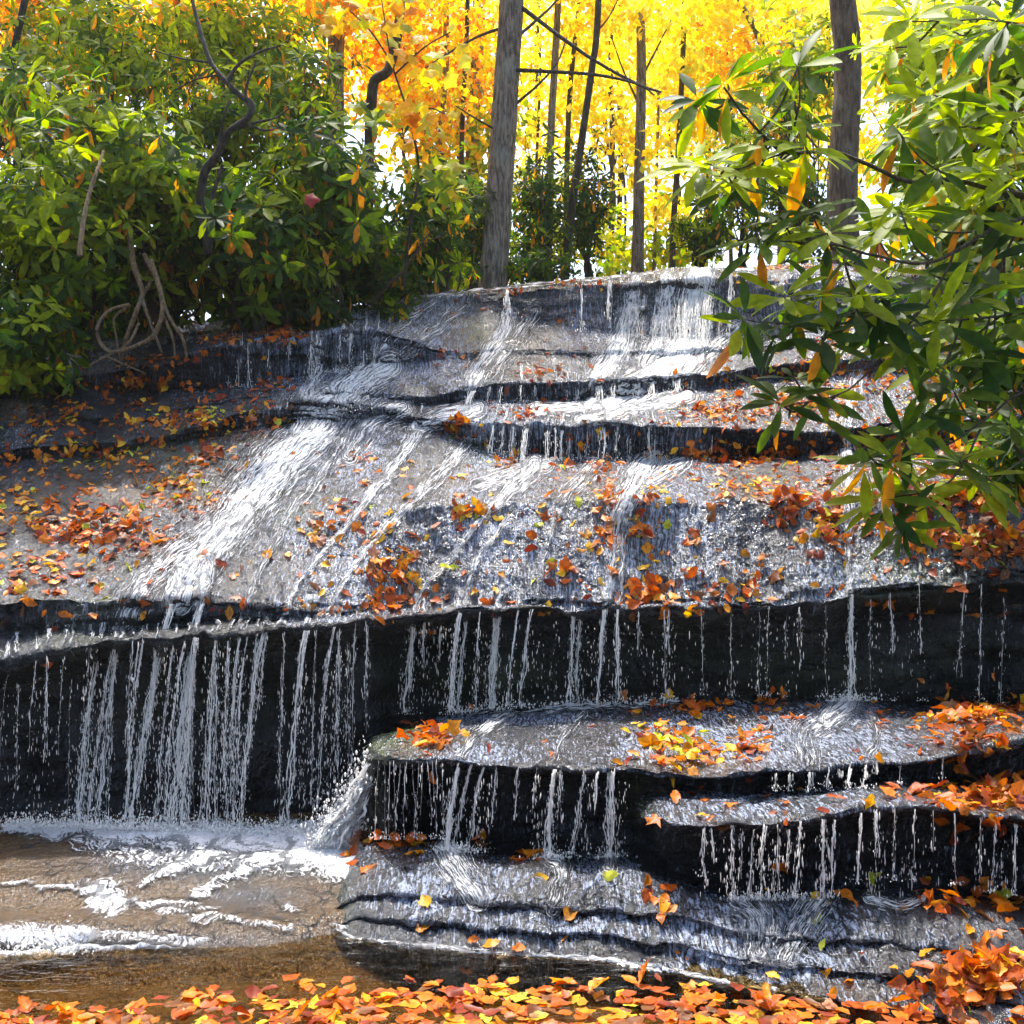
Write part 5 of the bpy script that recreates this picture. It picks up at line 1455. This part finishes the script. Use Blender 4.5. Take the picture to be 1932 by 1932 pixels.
# looping roots
root = empty('root_tangle', P(265, 690, 7.75))
tag(root, 'tangle of bare looping roots hanging on the bank under the thicket', 'roots')
for (pth, a0, a1) in [([(245, 440, 8.0), (250, 490, 7.8), (262, 530, 7.7), (268, 556, 7.65), (254, 596, 7.6), (238, 640, 7.6), (228, 680, 7.65)], 6, 3),
                      ([(285, 490, 7.7), (300, 540, 7.62), (306, 586, 7.58), (292, 630, 7.55), (262, 650, 7.52), (214, 664, 7.5), (190, 648, 7.5), (184, 616, 7.5), (206, 586, 7.52), (244, 574, 7.56)], 4.5, 3),
                      ([(272, 480, 7.9), (292, 520, 7.75), (305, 560, 7.68), (320, 600, 7.66), (345, 640, 7.66), (352, 675, 7.7)], 4.5, 2.5),
                      ([(266, 556, 7.65), (280, 600, 7.62), (296, 640, 7.64), (305, 665, 7.68)], 3.5, 2), ([(262, 610, 7.6), (240, 650, 7.52), (200, 672, 7.5), (168, 690, 7.5)], 3, 2), ([(246, 575, 7.58), (216, 600, 7.55), (220, 640, 7.58), (226, 678, 7.62)], 2.6, 1.6),
                      ([(310, 596, 7.66), (326, 640, 7.66), (330, 672, 7.7)], 3, 1.8), ([(200, 672, 7.5), (240, 690, 7.5), (275, 705, 7.52)], 2, 1), ([(285, 530, 7.7), (270, 560, 7.66), (278, 590, 7.62)], 3, 2)]:
    b = Buf()
    px_tube(b, pth, a0, a1, 50, 8, .3)
    b.obj('root', M_ROOT, root)
b = Buf()
px_tube(b, [(195, 285, 7.5), (184, 320, 7.35), (171, 356, 7.3), (157, 420, 7.2), (150, 484, 7.15)], 2.6, 5, 40, 8, .2)
tag(b.obj('dead_stick', M_STICK), 'pale peeled dead stick hanging in the left thicket', 'stick')
b = Buf()
px_tube(b, [(700, 572, 9.2), (735, 535, 9.1), (765, 508, 9.05), (782, 482, 9.0), (800, 452, 9.0), (825, 428, 9.0)], 3.5, 1.2, 40, 7, .3)
px_tube(b, [(782, 482, 9.0), (815, 452, 9.0), (850, 445, 9.0)], 1.6, .8, 20, 5, .3)
tag(b.obj('dead_branch', M_TWIG), 'grey forked dead branch leaning over the left end of the rim', 'branch')
# dried cluster hanging at the foot of the right trunk
b = Buf()
k = 16
O = P(1655 + R.normal(0, 4, k), 430 + R.normal(0, 8, k), 6.0 + R.normal(0, .03, k))
A, B, C = frames(unit(R.normal(0, .15, (k, 3)) + [0, 0, -1]), rand_unit(k))
s = (.14 + .08 * R.random(k))[:, None]
stamp(b, RH_NEAR, O, A * s, B * s * .7, C * s, np.array([[.48, .17, .05]]) * (.6 + .6 * R.random((k, 1))))
tag(b.obj('dead_leaf_bunch', M_LEAF), 'bunch of dried orange brown leaves hanging at the foot of the right trunk', 'leaves')

# ------------------------------------------------------------------ fallen leaves
LC = {'orange': (.62, .165, .008), 'deep orange': (.46, .085, .006), 'amber': (.70, .27, .010), 'yellow': (.78, .43, .02), 'red brown': (.24, .035, .012), 'brown': (.20, .075, .025), 'yellow green': (.50, .52, .04), 'pinkish': (.62, .26, .14)}
CN = list(LC)
PALS = {'o': [.34, .30, .13, .05, .09, .07, .015, .01], 'r': [.18, .34, .06, .02, .26, .12, .01, .01], 'y': [.26, .08, .24, .24, .04, .02, .12, .0], 'm': [.28, .16, .16, .12, .10, .08, .04, .06], 'w': [.24, .20, .20, .18, .06, .06, .03, .03]}


def ragged(ws, wmax, droop, fold, seed, jag=.13):
    """A weathered leaf: uneven toothed edges, cupped and twisted."""
    r = np.random.default_rng(seed)
    t0, w0 = np.array([0.0] + [a for a, _ in ws] + [1.0]), np.array([0.05] + [b for _, b in ws] + [0.0])
    ts = np.linspace(.05, .96, 9) + r.normal(0, .012, 9)
    w = np.interp(ts, t0, w0)
    tv, tf = leaf_tpl(list(zip(ts, w)), wmax, droop, fold)
    for i in range(9):
        for s in (1, 3):
            q = 3 * i + s
            tv[q, 1] *= 1 + r.normal(0, jag) + (.07 if i % 2 else -.07)
            tv[q, 0] += r.normal(0, .02)
            tv[q, 2] += r.normal(0, .035)
    tw = r.normal(0, .35)
    y, z = tv[:, 1].copy(), tv[:, 2].copy()
    a = tw * tv[:, 0]
    tv[:, 1], tv[:, 2] = y * np.cos(a) - z * np.sin(a), y * np.sin(a) + z * np.cos(a)
    tv[:, 1] += r.normal(0, .07) * np.sin(tv[:, 0] * 2.5)
    return tv, tf


def rag_maple(seed):
    r = np.random.default_rng(seed)
    tv, tf = MAPLE[0].copy(), MAPLE[1]
    tv[1:, :2] *= 1 + r.normal(0, .10, (len(tv) - 1, 1))
    tv[1:, 2] += r.normal(0, .09, len(tv) - 1)
    return tv, tf


FSH = {
    'oval': [ragged([(.3, .95), (.55, 1.0), (.82, .55)], .27, dr, fo, 10 + i) for i, (dr, fo) in enumerate([(-.10, .10), (.18, .25), (-.28, .05), (.05, -.2), (.0, .3), (-.15, -.12)])],
    'broad': [ragged([(.25, 1.0), (.55, .8), (.82, .35)], .37, dr, fo, 30 + i) for i, (dr, fo) in enumerate([(-.12, .08), (.2, .25), (-.25, -.12), (.1, .3), (-.1, -.25)])],
    'narrow': [ragged([(.12, .3), (.35, .9), (.65, .9), (.88, .45)], .17, dr, fo, 50 + i) for i, (dr, fo) in enumerate([(-.12, .15), (.25, .35), (-.3, .2)])],
    'lobed': [rag_maple(70 + i) for i in range(5)],
}
# px, py, rx, ry, count, palette, size, pile height, where
CL = [
    (130, 1000, 85, 40, 130, 'o', 1.1, .06, 'in the big pile on the left of the slab'), (245, 1005, 60, 42, 95, 'r', 1.1, .06, 'in the reddish pile left of the broad cascade'), (60, 1085, 80, 40, 60, 'm', 1, .02, 'scattered at the left edge above the black wall'), (30, 950, 50, 60, 70, 'y', .9, .02, 'on the mossy rock at the left edge'),
    (170, 860, 160, 40, 90, 'y', .85, .01, 'on the left bank'), (130, 790, 130, 45, 90, 'o', .85, .01, 'on the left bank'), (260, 722, 110, 14, 60, 'o', .9, .02, 'below the looping roots'), (385, 862, 42, 18, 34, 'r', 1.1, .05, 'in the clump beside the broad cascade'), (320, 915, 38, 16, 30, 'y', 1, .03, 'in the yellow clump left of the cascade'), (360, 948, 36, 14, 20, 'o', 1, .03, 'left of the cascade'),
    (380, 790, 90, 25, 70, 'y', .9, .02, 'on the left bank under the upper step'), (510, 785, 28, 28, 28, 'm', 1, .04, 'left of the white churn'), (505, 735, 30, 16, 20, 'r', 1.1, .03, 'below the upper left step'), (300, 800, 80, 20, 40, 'o', .9, .02, 'on the left bank'),
    (520, 632, 55, 9, 80, 'r', 1, .03, 'on the shelf above the upper left step'), (430, 640, 50, 7, 40, 'o', .9, .02, 'on the shelf above the upper left step'), (610, 608, 80, 12, 40, 'm', .9, .01, 'on the upper left slab'), (300, 680, 80, 8, 40, 'o', .9, .02, 'on the bank by the roots'),
    (860, 806, 32, 18, 46, 'r', 1.25, .06, 'in the clump at the left end of the middle step'), (850, 822, 18, 8, 6, 'y', 1.4, .06, 'in the clump at the left end of the middle step'), (670, 866, 24, 10, 16, 'r', 1.1, .02, 'right of the broad cascade'), (1010, 706, 42, 16, 34, 'r', 1.1, .04, 'in the clump above the narrow dark step'), (990, 782, 45, 7, 20, 'r', 1, .03, 'on the shelf below the narrow dark step'), (735, 1080, 45, 28, 44, 'm', 1.2, .03, 'in the clump low on the middle slab'), (600, 1010, 30, 26, 20, 'm', 1.1, .02, 'on the slab right of the broad cascade'), (640, 960, 18, 10, 8, 'o', 1.1, .02, 'on the slab right of the broad cascade'), (710, 1005, 40, 18, 16, 'y', 1, .02, 'on the middle slab'),
    (892, 970, 32, 18, 30, 'y', 1.15, .03, 'in the clump at the middle of the slab'), (1148, 945, 24, 36, 26, 'o', 1.05, .03, 'beside the thin stream on the bulge'), (1205, 995, 22, 20, 18, 'm', 1.15, .03, 'on the bulge'), (1142, 1010, 18, 22, 14, 'o', 1.1, .02, 'on the bulge'), (1230, 1122, 42, 16, 55, 'o', 1.2, .05, 'in the bright clump on the lip of the black wall'), (725, 1140, 60, 14, 40, 'o', 1.15, .02, 'on the lip of the black wall'), (1060, 1080, 22, 20, 12, 'r', 1.3, .02, 'low on the bulge'), (1420, 1110, 25, 25, 14, 'o', 1.1, .02, 'low on the right of the bulge'), (1330, 1120, 25, 14, 10, 'r', 1.1, .02, 'low on the bulge'),
    (1370, 868, 120, 20, 110, 'r', 1.05, .03, 'in the reddish drift under the middle step'), (1450, 855, 60, 10, 40, 'r', 1.1, .04, 'in the reddish drift under the middle step'), (1485, 962, 32, 30, 50, 'r', 1.25, .06, 'in the red clump on the right slab'), (1566, 985, 28, 40, 36, 'w', 1.1, .04, 'beside the right trickle'), (1110, 885, 55, 12, 34, 'r', 1.1, .03, 'below the middle step'), (960, 870, 30, 16, 20, 'r', 1.1, .03, 'below the middle step'), (1250, 930, 70, 40, 20, 'w', 1, .01, 'on the right slab'), (1400, 920, 90, 30, 60, 'w', 1, .01, 'on the right slab'),
    (1350, 778, 75, 20, 80, 'o', 1, .03, 'on the shelf above the middle step, right'), (1500, 770, 110, 28, 150, 'o', 1, .04, 'on the shelf above the middle step, right'), (1560, 700, 110, 30, 120, 'w', .95, .02, 'on the upper right slab'), (1740, 720, 150, 40, 160, 'w', .95, .03, 'under the right rhododendron'), (1760, 840, 170, 40, 220, 'o', 1, .03, 'under the right rhododendron'), (1800, 930, 140, 40, 220, 'o', 1, .03, 'on the right slab under the rhododendron'), (1860, 1030, 80, 34, 110, 'r', 1.15, .04, 'at the right edge above the black wall'), (1760, 1020, 60, 30, 40, 'o', 1.1, .02, 'at the right above the black wall'), (1620, 640, 100, 20, 60, 'w', .9, .02, 'on the upper right slab'), (1480, 505, 130, 5, 70, 'w', .9, .02, 'on the rim'), (1080, 538, 40, 5, 22, 'r', .9, .04, 'on the rim'), (1225, 514, 14, 4, 10, 'r', .9, .05, 'on the rim'), (930, 552, 100, 6, 20, 'r', .8, .01, 'on the rim'), (1650, 498, 60, 5, 30, 'w', .9, .02, 'on the rim'), (1880, 780, 90, 40, 90, 'o', 1, .03, 'under the right rhododendron'),
    (815, 1392, 38, 26, 62, 'o', 1.1, .04, 'in the bright clump on the mossy ledge corner'), (1290, 1420, 58, 42, 95, 'y', 1.15, .05, 'in the yellow clump over the front of the ledge'), (1240, 1395, 26, 22, 22, 'y', 1.1, .05, 'in the yellow clump over the front of the ledge'), (1310, 1336, 60, 9, 40, 'o', 1.1, .03, 'at the back of the jutting ledge'), (1415, 1410, 26, 18, 26, 'o', 1.15, .03, 'in the small clump at the middle of the ledge'), (1432, 1370, 14, 20, 10, 'r', 1.1, .02, 'at the middle of the ledge'), (1445, 1328, 36, 8, 20, 'o', 1.1, .02, 'at the back of the jutting ledge'), (1850, 1352, 90, 22, 170, 'o', 1.15, .05, 'in the thick pile at the right end of the ledge'), (1830, 1405, 55, 30, 60, 'r', 1.15, .03, 'in the pile at the right end of the ledge'), (1880, 1510, 62, 24, 120, 'o', 1.2, .05, 'in the pile on the lower right lip'), (1710, 1497, 40, 8, 24, 'r', 1.2, .02, 'on the lower right lip'), (1790, 1500, 30, 26, 24, 'o', 1.2, .03, 'on the lower right lip'),
    (740, 1592, 66, 7, 60, 'o', 1.15, .03, 'in the row on top of the lowest block'), (665, 1630, 14, 12, 10, 'o', 1.1, .02, 'on the left shoulder of the lowest block'), (985, 1620, 22, 6, 12, 'o', 1.1, .02, 'on top of the lowest block'), (1243, 1680, 20, 16, 5, 'o', 1.7, .02, 'on the front of the lowest block'), (1252, 1720, 28, 14, 6, 'y', 1.8, .02, 'on the front of the lowest block'), (1790, 1705, 60, 16, 30, 'o', 1.5, .04, 'in the pile on the right of the lowest block'), (1905, 1712, 28, 16, 22, 'o', 1.3, .03, 'at the right edge of the lowest block'),
    (1850, 1850, 80, 28, 130, 'o', 1.3, .05, 'in the heap on the bank at the lower right'), (1800, 1880, 60, 20, 40, 'r', 1.3, .04, 'in the heap on the bank at the lower right'), (1900, 1820, 40, 20, 30, 'y', 1.2, .04, 'in the heap on the bank at the lower right'),
]
# single leaves strewn over the faces: x0, x1, y0, y1, count
SC = [(1000, 1600, 900, 1140, 120, 'w', 1.15, 'stuck on the wet bulge'), (560, 1000, 870, 1140, 90, 'w', 1.05, 'stuck on the middle slab'), (780, 1380, 580, 720, 70, 'r', .9, 'stuck on the top slab'), (900, 1400, 740, 800, 40, 'r', 1, 'on the middle shelf'), (0, 560, 1030, 1130, 50, 'm', 1.05, 'stuck on the left slab'), (1600, 1932, 960, 1090, 60, 'o', 1.15, 'stuck on the right slab'), (900, 1300, 800, 880, 36, 'w', 1, 'on the dark middle step'),
      (0, 480, 740, 960, 240, 'o', .9, 'strewn on the left bank'), (1000, 1700, 1340, 1440, 16, 'o', 1.1, 'stuck on the jutting ledge'), (1220, 1700, 1490, 1550, 14, 'o', 1.1, 'stuck on the lower right lip'), (700, 1900, 1640, 1850, 26, 'y', 1.1, 'stuck on the lowest block'), (1560, 1932, 600, 960, 300, 'w', 1, 'strewn under the right rhododendron'), (0, 1932, 1130, 1160, 40, 'o', 1.1, 'on the lip of the black wall'), (1250, 1600, 700, 950, 120, 'w', .95, 'strewn on the right slab'), (1340, 1932, 500, 640, 60, 'w', .85, 'strewn on the upper right steps')]
LV = []     # position, A, B, C (scaled), colour name, shape, variant, where


def add_leaf(pos, nrm, size, pal, lift, tilt, where, shape=None, flat=1.0):
    nrm = unit(nrm + R.normal(0, tilt, 3))
    a = np.cross(nrm, R.normal(0, 1, 3))
    A, B, C = frames(a[None], nrm[None])
    sh = shape or ('oval', 'broad', 'narrow', 'lobed')[R.choice(4, p=[.44, .26, .12, .18])]
    L = (.4 + .6 * size) * .060 * (.65 + .65 * R.random())
    if sh == 'lobed':
        L *= 1.15
    if sh == 'narrow':
        L *= 1.25
    cn = CN[R.choice(8, p=np.array(PALS[pal]) / sum(PALS[pal]))]
    LV.append((pos + nrm * 0.004 + np.array([0, 0, lift]), A[0] * L, B[0] * L, C[0] * L * flat, cn, sh, int(R.integers(0, len(FSH[sh]))), where, L))


for (cx, cy, rx, ry, n, pal, sz, pile, where) in CL:
    sz = min(sz, 1.25)
    for i in range(int(n * 1.08)):
        q = R.normal(0, .5 if R.random() < .68 else 1.3, 2)
        h = cast(cx + q[0] * rx, cy + q[1] * ry)
        if h is None:
            continue
        cen = math.exp(-(q @ q))
        add_leaf(h[0], h[1], sz, pal, pile * cen * R.random(), .25 + .22 * (pile > .025), where)
for (x0, x1, y0, y1, n, pal, sz, where) in SC:
    for i in range(n):
        h = cast(x0 + R.random() * (x1 - x0), y0 + R.random() * (y1 - y0))
        if h is not None:
            add_leaf(h[0], h[1], sz, pal, .002, .22, where)
# the raft on the pool
k = 0
while k < 2500:
    y = 1852 + 330 * R.random() ** 1.2
    x = -250 + 2450 * R.random()
    edge = np.interp(x, [-250, 0, 200, 330, 480, 900, 1200, 1500, 1620, 2200], [1915, 1908, 1890, 1876, 1862, 1858, 1862, 1868, 1890, 1925]) + 9 * float(n1(x / 40.0, 5))
    if y < edge or R.random() > .45 + .55 * sstep(0, 24, y - edge):
        continue
    k += 1
    d = CAM_Z / (KX * (y - 966))
    up = R.random() < .12
    add_leaf(P(x, y, d) * [1, 1, 0], np.array([0, 0, 1.0]), 1.2, 'o' if R.random() < .85 else 'w', .002 + .012 * R.random() + (.012 if up else 0), (.42 if up else .03), 'floating in the leaf raft on the near pool', flat=1.0 if up else .45)
for (x, y) in [(1900, 1490), (1550, 1800), (900, 1880)]:
    pass
LABC = {c: c for c in CN}
vis = []
for i, l in enumerate(LV):
    x, y = project(l[0])
    vis.append(l[8] / l[0][1] if (-5 < x < 1937 and y < 1940) else -1)
order = np.argsort(-np.array(vis))
# keep a share for the rock clumps too, so that not only the raft is made of separate leaves
single = set(order[:300].tolist())
meshes = {}
FL = Buf()
for i, (pos, A, B, C, cn, sh, vr, where, L) in enumerate(LV):
    c = np.array(LC[cn]) * (.75 + .5 * R.random())
    if i in single:
        key = (cn, sh, vr)
        if key not in meshes:
            tv, tf = FSH[sh][vr]
            # finer copy with a little crumple
            meshes[key] = new_mesh('fallen_leaf', tv, tf, M_LEAF, np.broadcast_to(np.array(LC[cn]), tv.shape).copy())
        o = link('fallen_leaf', meshes[key])
        o.matrix_world = Matrix(((A[0], B[0], C[0], pos[0]), (A[1], B[1], C[1], pos[1]), (A[2], B[2], C[2], pos[2]), (0, 0, 0, 1)))
        art = {'lobed': 'lobed', 'oval': 'oval', 'broad': 'broad', 'narrow': 'long narrow'}[sh]
        tag(o, f'{cn} {art} leaf {where}', 'leaf', f'{cn} {art} leaves {where}')
    else:
        stamp(FL, FSH[sh][vr], pos[None], A[None], B[None], C[None], c[None])
tag(FL.obj('fallen_leaves', M_LEAF), 'autumn leaves strewn and heaped over the wet rocks', 'fallen leaves', None, 'stuff')
# one red leaf caught in the thicket
tv, tf = MAPLE
o = link('caught_leaf', new_mesh('caught_leaf', tv, tf, M_LEAF, np.broadcast_to(np.array([.30, .02, .02]), tv.shape).copy()))
p = P(572, 376, 7.75)
o.matrix_world = Matrix.Translation(Vector(p)) @ Matrix.Rotation(1.2, 4, 'X') @ Matrix.Scale(.14, 4)
tag(o, 'dark red leaf caught on the green rhododendron in the left thicket', 'leaf')

# ------------------------------------------------------------------ hazy air
t = NT('hazy_air')
v = t.n('VolumePrincipled', {'Color': (0.97, 0.96, 0.90, 1), 'Density': 0.0007, 'Anisotropy': 0.55})
t.t.links.new(v.outputs[0], t.out.inputs['Volume'])
x0, x1, y0, y1, z0, z1 = -60, 60, -25, 60, -2.0, 16
hv = [[x, y, z] for x in (x0, x1) for y in (y0, y1) for z in (z0, z1)]
hz = link('haze', new_mesh('haze', np.array(hv, float), [np.array([[0, 1, 3, 2], [4, 6, 7, 5], [0, 4, 5, 1], [2, 3, 7, 6], [0, 2, 6, 4], [1, 5, 7, 3]])], t.m, smooth=False))
tag(hz, 'thin bright haze in the air of the wood', 'haze', None, 'stuff')
